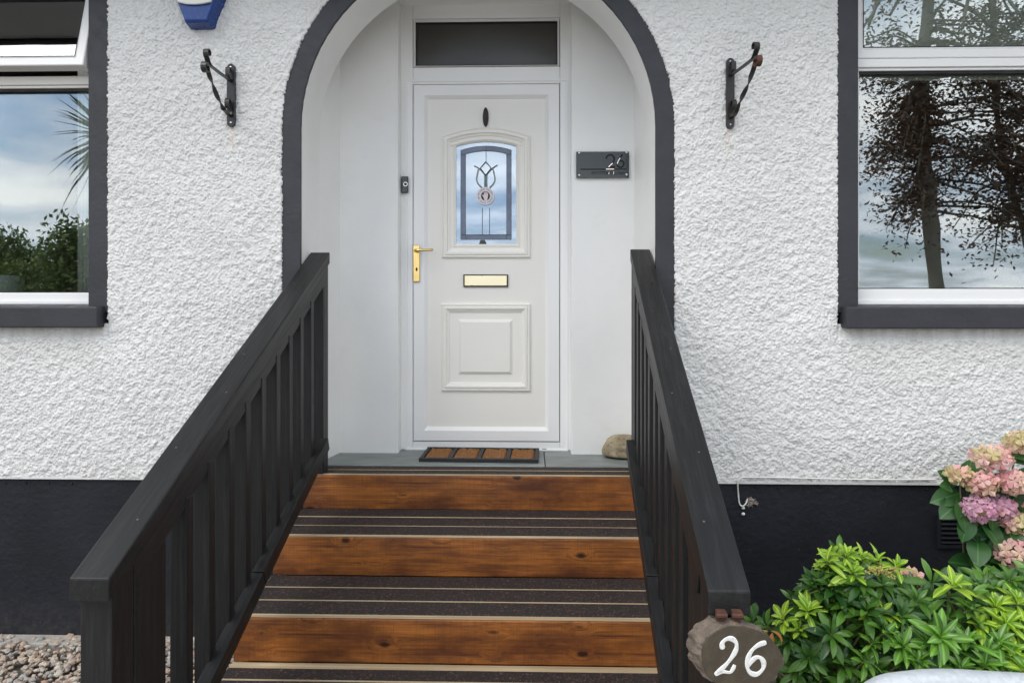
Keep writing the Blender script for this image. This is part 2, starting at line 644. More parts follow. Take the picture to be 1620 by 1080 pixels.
    col = t.ramp(g.outputs['Random Per Island'], [(0.0, (0.48, 0.38, 0.29)), (0.2, (0.62, 0.50, 0.39)), (0.38, (0.30, 0.29, 0.28)),
                 (0.55, (0.55, 0.37, 0.26)), (0.72, (0.38, 0.39, 0.38)), (0.88, (0.66, 0.6, 0.51)), (1.0, (0.42, 0.25, 0.18))])
    col = t.mix(t.ramp(t.noise(g.outputs['Position'], 90, 5), [(0.35, 0.1), (0.7, 0.6)]), col, (0.17, 0.145, 0.115))
    M['gravel'] = t.set(Base_Color=col, Roughness=0.8)
    t = NT('ground_earth')
    ob = t.tc.outputs['Object']
    col = t.ramp(t.noise(ob, 3, 9, 0.7), [(0.3, (0.06, 0.05, 0.04)), (0.7, (0.16, 0.14, 0.115))])
    t.bump(t.noise(ob, 30, 8, 0.7), 0.8, 0.02)
    M['ground'] = t.set(Base_Color=col, Roughness=0.95)
    M['concrete'] = paint('concrete', (0.36, 0.34, 0.31), 0.85, 0.15, 6, 0.6, 60, 0.004)
    M['blueplastic'] = paint('blue_plastic', (0.012, 0.055, 0.24), 0.25, 0.1, 12, 0.05, 50, 0.001)
    M['whiteplastic'] = paint('white_plastic', (0.74, 0.75, 0.72), 0.35, 0.03)
    M['blackgloss'] = paint('black_acrylic', (0.032, 0.040, 0.043), 0.10, 0.05, 3, 0.0)
    M['letter_cut'] = paint('lettering_dark', (0.0015, 0.0015, 0.0015), 0.7, 0.05, 3, 0.0)
    M['letter_glint'] = paint('lettering_glint', (0.80, 0.66, 0.56), 0.18, 0.05, 30, 0.0, metal=1.0)  # copper tone standing in for reflections on the cut lettering
    M['cable'] = paint('white_cable', (0.72, 0.72, 0.69), 0.5)
    M['frayed'] = paint('frayed_packing', (0.36, 0.31, 0.28), 0.95, 0.3, 60)
    M['darkwood'] = paint('dark_bronze', (0.03, 0.02, 0.014), 0.35, 0.4, 30)
    M['lead'] = paint('lead_came', (0.045, 0.055, 0.065), 0.45, 0.2, 40)
    M['bevelglass'] = paint('bevelled_grey_glass', (0.16, 0.21, 0.24), 0.12, 0.2, 30)
    M['blueglass'] = paint('blue_grey_glass', (0.13, 0.165, 0.25), 0.14, 0.25, 10)
    M['sticker'] = paint('sticker_paper', (0.74, 0.69, 0.73), 0.5, 0.03)
    M['ink'] = paint('sticker_ink', (0.02, 0.02, 0.022), 0.5)
    M['hand'] = paint('sticker_pale_pink', (0.72, 0.62, 0.64), 0.5)
    M['pot'] = paint('white_glazed_pot', (0.82, 0.85, 0.83), 0.5, 0.05, 5, 0.9, 70, 0.004)
    M['curtain'] = paint('cream_fabric', (0.8, 0.81, 0.77), 0.9, 0.05)
    M['blind'] = paint('cream_roller_blind', (0.74, 0.75, 0.64), 0.9, 0.05)

    # panes: clear with a strong mirror share, as double glazing seen against a dim room
    def glass(name, base, tint, refl=(1, 1, 1), rough=0.0):
        t = NT(name)
        t.t.nodes.remove(t.b)
        fr = t.n('ShaderNodeFresnel')
        fr.inputs['IOR'].default_value = 1.5
        fac = t.math('ADD', fr.outputs[0], base)
        tr_ = t.n('ShaderNodeBsdfTransparent')
        tr_.inputs['Color'].default_value = tuple(tint) + (1,)
        gl = t.n('ShaderNodeBsdfGlossy')
        gl.inputs['Roughness'].default_value = rough
        gl.inputs['Color'].default_value = tuple(refl) + (1,)
        # faint unevenness of real panes
        b = t.n('ShaderNodeBump')
        b.inputs['Strength'].default_value = 0.03
        b.inputs['Distance'].default_value = 0.02
        t.put(t.noise(t.tc.outputs['Object'], 2.5, 2), b.inputs['Height'])
        t.t.links.new(b.outputs[0], gl.inputs['Normal'])
        mx = t.n('ShaderNodeMixShader')
        t.put(fac, mx.inputs[0])
        t.t.links.new(tr_.outputs[0], mx.inputs[1])
        t.t.links.new(gl.outputs[0], mx.inputs[2])
        t.t.links.new(mx.outputs[0], t.out.inputs[0])
        return t.m
    M['glass'] = glass('window_glass', 0.16, (0.93, 0.96, 0.95), (0.92, 0.97, 1.0))
    M['doorglass'] = glass('door_glass', 0.27, (0.75, 0.82, 0.9), (0.80, 0.90, 1.0))
    M['fanglass'] = paint('smoked_glass', (0.05, 0.047, 0.04), 0.22, 0.05, 3, 0.0)

    # leaves
    def leafmat(name, lo, hi, rough=0.35, trans=0.25, scale=9, vein=None):
        t = NT(name)
        oi = t.n('ShaderNodeObjectInfo')
        g = t.n('ShaderNodeNewGeometry')
        k = t.math('MULTIPLY', t.math('ADD', t.noise(g.outputs['Position'], scale, 3), oi.outputs['Random']), 0.5)
        k = t.math('ADD', t.math('MULTIPLY', k, 0.6), t.math('MULTIPLY', g.outputs['Random Per Island'], 0.4))
        col = t.ramp(k, [(0.22, lo), (0.72, hi)])
        if vein:
            sp = t.n('ShaderNodeSeparateXYZ')
            t.put(t.tc.outputs['Object'], sp.inputs[0])
            col = t.mix(t.ramp(t.math('ABSOLUTE', sp.outputs[1]), [(0.0, 0.75), (vein, 0.0)]), col, sc3(hi, 1.9))
        t.set(Base_Color=col, Roughness=rough)
        tl = t.n('ShaderNodeBsdfTranslucent')
        t.put(col, tl.inputs[0])
        mx = t.n('ShaderNodeMixShader')
        mx.inputs[0].default_value = trans
        t.t.links.new(t.b.outputs[0], mx.inputs[1])
        t.t.links.new(tl.outputs[0], mx.inputs[2])
        t.t.links.new(mx.outputs[0], t.out.inputs[0])
        return t.m
    M['leaf_mature'] = leafmat('leaf_mature_green', (0.018, 0.075, 0.014), (0.14, 0.31, 0.040), 0.27, 0.28, vein=0.0022)
    M['leaf_young'] = leafmat('leaf_young_lime', (0.09, 0.26, 0.020), (0.36, 0.52, 0.05), 0.30, 0.35, vein=0.0022)
    M['leaf_red'] = leafmat('leaf_orange', (0.45, 0.14, 0.04), (0.55, 0.28, 0.08), 0.4, 0.3)
    M['leaf_hydrangea'] = leafmat('leaf_hydrangea', (0.012, 0.055, 0.014), (0.045, 0.135, 0.03), 0.36, 0.15, vein=0.003)
    M['petal_peach'] = leafmat('petal_peach', (0.76, 0.38, 0.32), (0.84, 0.66, 0.52), 0.6, 0.3)
    M['petal_pink'] = leafmat('petal_pink', (0.76, 0.28, 0.34), (0.86, 0.60, 0.55), 0.6, 0.3)
    M['petal_mauve'] = leafmat('petal_mauve', (0.68, 0.30, 0.44), (0.76, 0.50, 0.62), 0.6, 0.3)
    M['petal_cream'] = leafmat('petal_cream', (0.45, 0.40, 0.15), (0.74, 0.65, 0.38), 0.6, 0.3)
    M['stem'] = paint('stem', (0.16, 0.17, 0.05), 0.6)
    M['stem_yellow'] = paint('stem_yellow', (0.42, 0.36, 0.10), 0.6)
    M['bark'] = paint('bark', (0.20, 0.185, 0.14), 0.9, 0.35, 3, 0.8, 14, 0.02, dirt=(0.06, 0.085, 0.02))
    M['bark_light'] = paint('slice_bark', (0.14, 0.11, 0.085), 0.9, 0.5, 25, 1.0, 55, 0.012, dirt=(0.06, 0.045, 0.03))
    M['leaf_copper'] = leafmat('leaf_copper', (0.06, 0.030, 0.018), (0.15, 0.085, 0.045), 0.45, 0.15)
    M['leaf_hedge'] = leafmat('leaf_hedge', (0.035, 0.085, 0.016), (0.17, 0.22, 0.04), 0.5, 0.2, 1.2)
    M['leaf_palm'] = leafmat('leaf_palm', (0.04, 0.085, 0.03), (0.10, 0.16, 0.06), 0.4, 0.2)
    # sawn slice of log
    t = NT('log_slice_face')
    ob = t.tc.outputs['Object']
    wv = t.n('ShaderNodeTexWave', wave_type='RINGS', rings_direction='Y')
    t.put(ob, wv.inputs['Vector'])
    wv.inputs['Scale'].default_value = 45
    wv.inputs['Distortion'].default_value = 5
    wv.inputs['Detail'].default_value = 4
    col = t.mix(t.ramp(wv.outputs['Fac'], [(0.2, 0.0), (0.8, 0.3)]), (0.052, 0.040, 0.025), (0.078, 0.060, 0.039))
    col = t.mix(t.ramp(t.noise(ob, 30, 7, 0.7), [(0.45, 0.0), (0.7, 0.5)]), col, (0.11, 0.09, 0.06))
    t.bump(t.noise(ob, 120, 4), 0.4, 0.002)
    M['slice'] = t.set(Base_Color=col, Roughness=0.6)
    t = NT('brushed_white_paint')
    n = t.noise(t.tc.outputs['Object'], 120, 5, 0.7)
    t.bump(n, 0.6, 0.002)
    M['whitepaint'] = t.set(Base_Color=t.ramp(n, [(0.25, (0.5, 0.5, 0.48)), (0.5, (0.78, 0.78, 0.76))]), Roughness=0.6)


FLOOR = 0.785                 # porch floor above the gravel
X0 = (PX(476, 0) + PX(1037, 0)) / 2
R_IN = (PX(1037, 0) - PX(476, 0)) / 2
Z_SP = EYE + (470 - 201) * 3.29 / 1100
TRIM = 0.082
WX0, WX1, WZ0, WZ1 = -3.85, 3.6, PZ(400, 757, 0), 3.48
XL_OUT, XL_IN = PX(169, 0), PX(141, 0)       # left window: right-hand band
XR_OUT, XR_IN = PX(1325, 0), PX(1357, 0)     # right window: left-hand band
WIN_W = 1.35
SILL_T, SILL_B = PZ(1400, 485, -0.06), PZ(1400, 519, -0.06)
WTL, WTR = PZ(70, -28, 0.085), PZ(1450, -45, 0.085)
LWX = (XL_IN - WIN_W, XL_IN)
RWX = (XR_IN, XR_IN + WIN_W)
BAND = 0.092

make_materials()

# ------------------------------------------------------------------ the setting
gv = [(-400, -400, -0.03), (400, -400, -0.03), (400, 60, -0.03), (-400, 60, -0.03)]
tag(obj('ground', (gv, [(0, 1, 2, 3)]), M['ground']), kind='structure')
tag(obj('path', box(-4.6, 3.9, -9, -1.75, -0.06, -0.012), M['concrete']), kind='structure')

# ------------------------------------------------------------------ house shell
house = thing('house', (0, 0, 0), 'white roughcast house with charcoal trim, black plinth and arched porch', 'house')


def roughcast():
    step = 0.0041
    nx, nz = int((WX1 - WX0) / step), int((WZ1 - WZ0) / step)
    fx = np.fft.fftfreq(nx, step)[None, :]
    fz = np.fft.fftfreq(nz, step)[:, None]
    fr = np.sqrt(fx ** 2 + (fz * 1.2) ** 2)

    def band(wl, width):
        a = np.fft.fft2(rng.standard_normal((nz, nx)))
        f0 = 1 / wl
        g = np.exp(-((fr - f0) / (f0 * width)) ** 2)
        r = np.real(np.fft.ifft2(a * g))
        return r / r.std()
    a, b, c, d = band(0.0118, 0.5), band(0.019, 0.6), band(0.05, 0.6), band(0.3, 0.6)

    def grit(r, spacing):
        """stones of radius r thrown at random"""
        imp = (rng.random((nz, nx)) < (step / spacing) ** 2) * rng.uniform(0.35, 1.0, (nz, nx))
        ker = PI * r * r / step ** 2 * np.exp(-(PI * r * fr) ** 2)
        return np.tanh(np.real(np.fft.ifft2(np.fft.fft2(imp) * ker)))
    stones = np.maximum(np.maximum(0.0036 * grit(0.0046, 0.0135), 0.0048 * grit(0.0062, 0.021)), 0.0060 * grit(0.0085, 0.036))
    fine = band(0.0088, 0.35)
    h = 1.15 * stones + 0.0014 * np.maximum(a, -0.8) + 0.0009 * fine * (stones > 0.0008) + 0.0008 * b + 0.0010 * c + 0.0014 * d
    xs = WX0 + np.arange(nx) * step
    zs = WZ0 + np.arange(nz) * step
    X, Z = np.meshgrid(xs, zs)
    jag = 0.0018 * a + 0.001 * b
    # which part is roughcast: outside the arch band and the window bands
    ra = R_IN + TRIM + jag
    dx = np.abs(X - X0)
    arch = np.where(Z > Z_SP, np.hypot(X - X0, Z - Z_SP) < ra, dx < ra)
    hole = arch
    for (a0, a1) in (LWX, RWX):
        hole = hole | ((X > a0 - BAND - jag) & (X < a1 + BAND + jag) & (Z > SILL_B + 0.02) & (Z < (WTL if a0 < 0 else WTR) + BAND))
    keep = ~hole
    edge = keep & (~np.roll(keep, 1, 0) | ~np.roll(keep, -1, 0) | ~np.roll(keep, 1, 1) | ~np.roll(keep, -1, 1))
    Y = -0.012 - h
    # flatter float below the sills
    for (a0, a1) in (LWX, RWX):
        near = (X > a0 - 0.1) & (X < a1 + 0.1) & (Z < SILL_B + 0.03) & (Z > SILL_B - 0.05)
        Y = np.where(near, Y * 0.55, Y)
    Y = np.where(edge, 0.002, Y)
    Y[0, :] = -0.004
    Zd = Z - np.where(edge, 0, 0.22 * (h - 0.001))      # the coat sags a little as it was thrown
    Zd[0, :] = WZ0
    V = np.stack([X.ravel(), Y.ravel(), Zd.ravel()], 1)
    kq = keep[:-1, :-1] & keep[1:, :-1] & keep[:-1, 1:] & keep[1:, 1:]
    ii, jj = np.nonzero(kq)
    p = ii * nx + jj
    Fc = np.stack([p, p + 1, p + nx + 1, p + nx], 1)
    used = np.zeros(len(V), bool)
    used[Fc.ravel()] = True
    idx = np.cumsum(used) - 1
    me = arrays_mesh('front_wall', V[used], idx[Fc], M['roughcast'])
    return link('front_wall', me, house)


roughcast()


def arch_profile(r, n=40, z0=FLOOR):
    pts = [(X0 - r, z0), (X0 - r, (z0 + Z_SP) / 2)]
    for i in range(n + 1):
        t = PI - PI * i / n
        pts.append((X0 + r * math.cos(t), Z_SP + r * math.sin(t)))
    pts += [(X0 + r, (z0 + Z_SP) / 2), (X0 + r, z0)]
    return pts


def strip(A, B):
    n = len(A)
    return list(A) + list(B), [(i, i + 1, n + i + 1, n + i) for i in range(n - 1)]


# charcoal band round the arch: a raised flat band with depth
pi_, po_ = arch_profile(R_IN, z0=WZ0 - 0.005), arch_profile(R_IN + TRIM + 0.02, z0=WZ0 - 0.005)
YT = -0.0075
A = [(x, YT, z) for x, z in pi_]
B = [(x, YT, z) for x, z in po_]
A2 = [(x, 0.012, z) for x, z in pi_]
B2 = [(x, 0.012, z) for x, z in po_]
obj('arch_band', join(strip(A, B), strip(A, A2), strip(B, B2)), M['trim'], house)
# soffit of the arch
T_ARCH, Y_BACK = 0.28, 0.51
pf = arch_profile(R_IN, 48, FLOOR - 0.1)
obj('arch_soffit', strip([(x, 0.010, z) for x, z in pf], [(x, T_ARCH, z) for x, z in pf]), M['plaster'], house, smooth=True)
CEIL = 3.38
xl_b, xr_b = PX(538, Y_BACK), PX(1003, Y_BACK)
bf = [(x, T_ARCH, z) for x, z in pf]
bo = []
for x, z in pf:
    bo.append((x + (0.0001 if abs(abs(x - X0) - R_IN) < 1e-4 else 0), T_ARCH, CEIL + 0.1) if z > Z_SP else (x + math.copysign(0.03, x - X0), T_ARCH, z))
obj('arch_inner_face', strip(bf, bo), M['plaster'], house)
for nm, xa, xb in (('porch_side_wall', X0 - R_IN, xl_b), ('porch_side_wall', X0 + R_IN, xr_b)):
    s = -1 if xa < X0 else 1
    vf = strip([(xa, T_ARCH, FLOOR - 0.1), (xb, Y_BACK, FLOOR - 0.1)], [(xa, T_ARCH, CEIL + 0.05), (xb, Y_BACK, CEIL + 0.05)])
    out = strip([(xa + s * 0.08, T_ARCH, FLOOR - 0.1), (xb + s * 0.08, Y_BACK, FLOOR - 0.1)], [(xa + s * 0.08, T_ARCH, CEIL + 0.05), (xb + s * 0.08, Y_BACK, CEIL + 0.05)])
    obj(nm, join(vf, out), M['plaster'], house)
# back wall of the porch with the deep door opening
Y_DOOR = 0.596
dxl, dxr = PX(630, Y_BACK), PX(904, Y_BACK)
DTOP = PZ(770, 8, Y_DOOR)
obj('porch_back_wall', join(box(xl_b - 0.08, dxl, Y_BACK, Y_DOOR + 0.12, FLOOR - 0.1, CEIL + 0.05),
                            box(dxr, xr_b + 0.08, Y_BACK, Y_DOOR + 0.12, FLOOR - 0.1, CEIL + 0.05),
                            box(dxl - 0.002, dxr + 0.002, Y_BACK + 0.003, Y_DOOR + 0.117, DTOP, CEIL + 0.047)), M['plaster'], house, bevel=0.006)
obj('porch_ceiling', box(X0 - R_IN - 0.1, X0 + R_IN + 0.1, T_ARCH - 0.02, Y_DOOR + 0.14, CEIL, CEIL + 0.05), M['plaster'], house)
# hall behind the door, rooms behind the windows
def room(name, x0, x1, y0, y1, z0, z1):
    v, f = box(x0, x1, y0, y1, z0, z1)
    return obj(name, (v, [q for q in f if q != (0, 1, 5, 4)]), M['plaster_room'], house)


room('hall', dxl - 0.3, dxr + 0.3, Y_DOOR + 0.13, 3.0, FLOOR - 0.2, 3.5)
# slate floor: two flags
YS0 = 0.235
xj = PX(862, 0.35)
board('slate_flag', X0 - R_IN - 0.03, xj - 0.002, YS0, Y_DOOR + 0.08, FLOOR - 0.05, FLOOR, M['slate'], house, 0.004)
board('slate_flag', xj + 0.002, X0 + R_IN + 0.03, YS0, Y_DOOR + 0.08, FLOOR - 0.05, FLOOR - 0.001, M['slate'], house, 0.004)
obj('porch_floor_base', box(X0 - R_IN - 0.05, X0 + R_IN + 0.05, 0.075, Y_DOOR + 0.1, -0.05, FLOOR - 0.06), M['plinth'], house)

# eaves above the frame: soffit, fascia, gutter and the foot of the roof
EZ = 3.46
obj('eaves_soffit', box(WX0 - 0.2, WX1 + 0.2, -0.46, -0.02, EZ, EZ + 0.02), M['upvc'], house)
obj('fascia', box(WX0 - 0.2, WX1 + 0.2, -0.482, -0.462, EZ - 0.02, EZ + 0.18), M['trim'], house, bevel=0.002)
gu = [Vector((0, -0.54 + 0.056 * math.cos(t), EZ + 0.12 + 0.056 * math.sin(t))) for t in np.linspace(PI, 2 * PI, 10)]
obj('gutter', strip([(WX0 - 0.2, p.y, p.z) for p in gu], [(WX1 + 0.2, p.y, p.z) for p in gu]), M['trim'], house, smooth=True)
obj('roof', ([(WX0 - 0.3, -0.52, EZ + 0.2), (WX1 + 0.3, -0.52, EZ + 0.2), (WX1 + 0.3, 3.4, 5.9), (WX0 - 0.3, 3.4, 5.9)], [(0, 1, 2, 3)]), M['slate'], house)

# plinth: two panels with a row of paint-covered nail heads under the render stop
XP0, XP1 = X0 - R_IN - TRIM - 0.01, X0 + R_IN + TRIM + 0.01


def plinth(x0, x1):
    n = 160
    V, Fc = [], []
    xs = np.linspace(x0, x1, n)
    for i, x in enumerate(xs):
        for z in (0.0, 0.26, 0.52, WZ0 - 0.003):
            wob = 0.003 * math.sin(x * 9.1 + z * 5) + 0.002 * math.sin(x * 23 + z * 11)
            V.append((x, -0.001 + wob * 0.7, z - (0.02 if z == 0 else 0)))
    for i in range(n - 1):
        for k in range(3):
            Fc.append((i * 4 + k, (i + 1) * 4 + k, (i + 1) * 4 + k + 1, i * 4 + k + 1))
    return V, Fc


pl = obj('plinth', plinth(WX0, XP0), M['plinth'], house, smooth=True)
pl_r = obj('plinth', plinth(XP1, WX1), M['plinth'], house, smooth=True)
nail = mesh('nail_head', blob((0.006, 0.005, 0.006), 3, 0.1, 2, 1), M['plinth'], True)
for x in np.arange(-2.75, 2.7, 0.112):
    if XP0 + 0.02 < x < XP1 - 0.02:
        continue
    link('nail_head', nail, pl if x < XP0 else pl_r, Matrix.Translation((x + random.uniform(-0.012, 0.012), -0.001, WZ0 - 0.025 + random.uniform(-0.005, 0.004))))
# thin white drip edge of the render
for fa, fb in ((WX0, XP0), (XP1, WX1)):
    obj('render_stop', box(fa, fb, -0.016, 0.0, WZ0 - 0.004, WZ0 + 0.006), M['roughcast'], house)
# concrete haunching at the foot of the wall
for fa, fb in ((WX0, -1.1), (0.62, WX1)):
    obj('wall_footing', box(fa, fb, -0.09, 0.0, -0.05, 0.02), M['concrete'], house, bevel=0.008)

# louvred vent low in the plinth
va, vb = P(1481, 812, 0), P(1547, 866, 0)
vent = obj('vent', ring(rect(va.x, vb.x, vb.z, va.z), [(0, 0.004), (0, -0.014), (0.016, -0.014), (0.018, 0.004)]), M['plinth'], house, bevel=0.002)
for i in range(6):
    z = vb.z + 0.028 + i * (va.z - vb.z - 0.05) / 5
    beam('vent_slat', (va.x + 0.017, -0.008, z), (vb.x - 0.017, -0.008, z), 0.018, 0.006, M['plinth'], vent, 0.001, up=Vector((0, -0.6, 1)))

# ------------------------------------------------------------------ windows
Y_FR = 0.085


def window(x0, x1, left):
    zs, zt = SILL_T, WTL if left else WTR
    wnd = obj('window', ring(rect(x0 - 0.01, x1 + 0.01, zs - 0.01, zt), [(0, Y_FR + 0.07), (0, Y_FR), (0.052, Y_FR), (0.062, Y_FR + 0.012), (0.062, Y_FR + 0.07)]), M['upvc'], house, bevel=0.0015)
    # charcoal band on the face and the reveal behind it
    bd = join(*[box(a, b, -0.0075, Y_FR + 0.02, c, d) for a, b, c, d in (
        (x0 - BAND - 0.02, x0, zs - 0.03, zt + BAND), (x1, x1 + BAND + 0.02, zs - 0.03, zt + BAND), (x0 + 0.0005, x1 - 0.0005, zt, zt + BAND - 0.0005))])
    obj('window_band', bd, M['trim'], wnd, bevel=0.004)
    sx0, sx1 = x0 - BAND + 0.012, x1 + BAND - 0.012
    V = [(sx0, Y_FR + 0.01, zs + 0.012), (sx1, Y_FR + 0.01, zs + 0.012), (sx0, -0.065, zs - 0.002), (sx1, -0.065, zs - 0.002),
         (sx0, Y_FR + 0.01, SILL_B), (sx1, Y_FR + 0.01, SILL_B), (sx0, -0.065, SILL_B - 0.002), (sx1, -0.065, SILL_B - 0.002)]
    obj('window_sill', (V, [(0, 1, 3, 2), (2, 3, 7, 6), (4, 6, 7, 5), (0, 2, 6, 4), (1, 5, 7, 3), (0, 4, 5, 1)]), M['trim'], wnd, bevel=0.006)
    # lower frame rail: stepped upstand and drip bar
    xm = (x0 + x1) / 2
    zf0 = zs + 0.004
    ztop = PZ(1450, 457, Y_FR) if not left else PZ(70, 463, Y_FR)
    obj('bottom_rail', join(box(x0, x1, Y_FR - 0.018, Y_FR + 0.03, zf0 + 0.004, zf0 + 0.022), box(x0 + 0.0006, x1 - 0.0006, Y_FR - 0.008, Y_FR + 0.03, zf0 + 0.0225, ztop)), M['upvc'], wnd, bevel=0.003)
    # transom
    if left:
        t0, t1 = PZ(70, 140, Y_FR), PZ(70, 122, Y_FR)
    else:
        t0, t1 = PZ(1450, 112, Y_FR), PZ(1450, 94, Y_FR)
    obj('transom', join(box(x0 + 0.001, x1 - 0.001, Y_FR - 0.012, Y_FR + 0.05, t0 + 0.014, t1), box(x0 + 0.0015, x1 - 0.0015, Y_FR - 0.002, Y_FR + 0.05, t0, t0 + 0.0135)), M['upvc_cream' if left else 'upvc'], wnd, bevel=0.003)
    obj('gasket', box(x0 + 0.002, x1 - 0.002, Y_FR + 0.008, Y_FR + 0.04, t0 - 0.012, t0 - 0.0005), M['gasket'], wnd)
    obj('gasket', box(x0 + 0.002, x1 - 0.002, Y_FR - 0.001, Y_FR + 0.03, ztop + 0.0005, ztop + 0.005), M['gasket'], wnd)
    obj('pane', box(x0 - 0.005, x1 + 0.005, 0.117, 0.121, ztop, t0 - 0.004), M['glass'], wnd)
    # opening sash, hung from the top
    sz0, sz1 = t1 + 0.004, zt - 0.035
    H = sz1 - sz0
    inset = 0.012
    path = rect(x0 + inset, x1 - inset, -H, 0)
    prof = [(0, 0.045), (0, -0.004), (0.004, -0.008), (0.040, -0.008), (0.054, 0.004), (0.054, 0.02), (0.0, 0.045)]
    ang = -0.25 if left else 0.0
    Mx = Matrix.Translation((0, Y_FR + 0.0, sz1)) @ Matrix.Rotation(ang, 4, 'X')
    sash = obj('sash', ring(path, prof[:-1]), M['upvc'], wnd, bevel=0.0015, matrix=Mx)
    obj('sash_gasket', ring(offset_path(path, 0.052), [(0, 0.006), (0, 0.0035), (0.006, 0.0035), (0.006, 0.01)]), M['gasket'], wnd, matrix=Mx)
    obj('sash_pane', box(x0 + inset + 0.054, x1 - inset - 0.054, 0.008, 0.012, -H + 0.054, -0.054), M['glass'], wnd, matrix=Mx)
    if left:
        # stay arm under the open sash
        a = P(126, 117, Y_FR - 0.02)
        board('window_stay', x1 - 0.06, x1 - 0.012, Y_FR - 0.05, Y_FR + 0.04, t1 + 0.012, t1 + 0.03, M['upvc'], wnd, 0.002)
    return wnd


wl_ = window(*LWX, True)
wr_ = window(*RWX, False)
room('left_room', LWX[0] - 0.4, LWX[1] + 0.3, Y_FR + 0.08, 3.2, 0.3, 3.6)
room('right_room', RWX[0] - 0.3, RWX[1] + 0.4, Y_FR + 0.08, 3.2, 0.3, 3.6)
for x0, x1 in (LWX, RWX):
    board('inner_sill', x0 - 0.02, x1 + 0.02, Y_FR + 0.085, Y_FR + 0.33, SILL_T - 0.01, SILL_T + 0.02, M['upvc'], house, 0.003)
# things standing or hanging behind the panes
yc = 0.30
cx = PX(131, 0.24)
cv, cf = [], []
n = 26
for i in range(n):
    x = PX(123, 0.138) + i * 0.16 / n
    for z in (SILL_T + 0.025, WTL):
        cv.append((x, 0.138 + 0.004 * math.sin(i * 1.9), z))
for i in range(n - 1):
    cf.append((2 * i, 2 * i + 2, 2 * i + 3, 2 * i + 1))
cur = obj('curtain', (cv, cf), M['curtain'], smooth=True)
sm = cur.modifiers.new('thickness', 'SOLIDIFY')
sm.thickness = 0.004
tag(cur, 'pale curtain edge behind the glass of the left window', 'curtain')
bl = thing('roller_blind', (RWX[0] + WIN_W / 2, 0.24, PZ(1450, 128, 0.24)), 'cream roller blind drawn down behind the top of the right window', 'blind')
obj('blind_fabric', box(RWX[0] + 0.035, RWX[1], 0.138, 0.141, PZ(1450, 128, 0.14), WTR), M['blind'], bl)
obj('blind_bar', box(RWX[0] + 0.034, RWX[1], 0.134, 0.147, PZ(1450, 133, 0.14), PZ(1450, 128, 0.14) - 0.0005), M['darkwood'], bl, bevel=0.004)
pc = P(-2, 455, 0.262)
pot = thing('plant_pot', (pc.x, 0.262, SILL_T + 0.02), 'white textured plant pot on the inner sill of the left window', 'pot')
prof = [(0.0, 0.0), (0.085, 0.0), (0.098, 0.02), (0.110, 0.09), (0.114, 0.135), (0.106, 0.135), (0.10, 0.10), (0.0, 0.10)]
V, Fc = [], []
for r, z in prof:
    for k in range(28):
        V.append((pc.x + r * math.cos(2 * PI * k / 28), 0.262 + r * math.sin(2 * PI * k / 28), SILL_T + 0.021 + z))
for j in range(len(prof) - 1):
    for k in range(28):
        q = (k + 1) % 28
        Fc.append((j * 28 + k, j * 28 + q, j * 28 + 28 + q, j * 28 + 28 + k))
obj('pot_body', (V, Fc), M['pot'], pot, smooth=True)
obj('pot_soil', slab([(0.098 * math.cos(2 * PI * k / 20), 0.098 * math.sin(2 * PI * k / 20)) for k in range(20)], 0, 0.01), M['ground'], pot,
    matrix=Matrix.Translation((pc.x, 0.262, SILL_T + 0.128)) @ Matrix.Rotation(-PI / 2, 4, 'X'))

# ------------------------------------------------------------------ door
YF = Y_DOOR


def D(x, y, Y=None):
    p = P(x, y, YF if Y is None else Y)
    return p.x, p.z


def drect(x0, x1, ytop, ybot, Y=None):
    a, b = P(x0, ybot, YF if Y is None else Y), P(x1, ytop, YF if Y is None else Y)
    return rect(a.x, b.x, a.z, b.z)


fr_path = rect(dxl - 0.01, dxr + 0.012, FLOOR - 0.005, DTOP + 0.02)
a0, a1 = P(653, 698, YF), P(886, 132, YF)
df = obj('door_frame', join(
    box(dxl - 0.012, a0.x, YF, YF + 0.07, FLOOR + 0.001, DTOP + 0.03),
    box(a1.x, dxr + 0.012, YF, YF + 0.07, FLOOR + 0.001, DTOP + 0.03),
    box(a0.x + 0.0005, a1.x - 0.0005, YF + 0.001, YF + 0.069, a1.z, PZ(770, 106, YF)),
    box(a0.x + 0.0005, a1.x - 0.0005, YF + 0.001, YF + 0.069, PZ(770, 29, YF), DTOP + 0.029),
    box(a0.x + 0.0005, a1.x - 0.0005, YF + 0.001, YF + 0.069, FLOOR + 0.001, a0.z)), M['upvc'], house, bevel=0.004)
obj('fanlight_bead', ring(drect(654, 885, 29, 106), [(0, YF + 0.002), (0.0, YF + 0.0), (0.010, YF + 0.014), (0.010, YF + 0.05), (0, YF + 0.05)]), M['upvc'], df)
obj('fanlight_gasket', ring(offset_path(drect(654, 885, 29, 106), 0.008), [(0, YF + 0.02), (0, YF + 0.016), (0.007, YF + 0.016), (0.007, YF + 0.03)]), M['gasket'], df)
ga, gb = P(655, 105, YF), P(884, 30, YF)
obj('fanlight_pane', box(ga.x, gb.x, YF + 0.030, YF + 0.034, ga.z, gb.z), M['fanglass'], df)
obj('sill_bead', ring(drect(641, 899, 125, 712), [(0.0, YF + 0.002), (0.0, YF - 0.004), (0.010, YF - 0.004), (0.016, YF + 0.002)]), M['upvc'], df)

for wx in (664, 861):
    wa = P(wx, 710, YF)
    board('weep_slot', wa.x - 0.013, wa.x + 0.013, YF - 0.003, YF + 0.004, wa.z - 0.0025, wa.z + 0.0025, M['gasket'], df, 0.001)
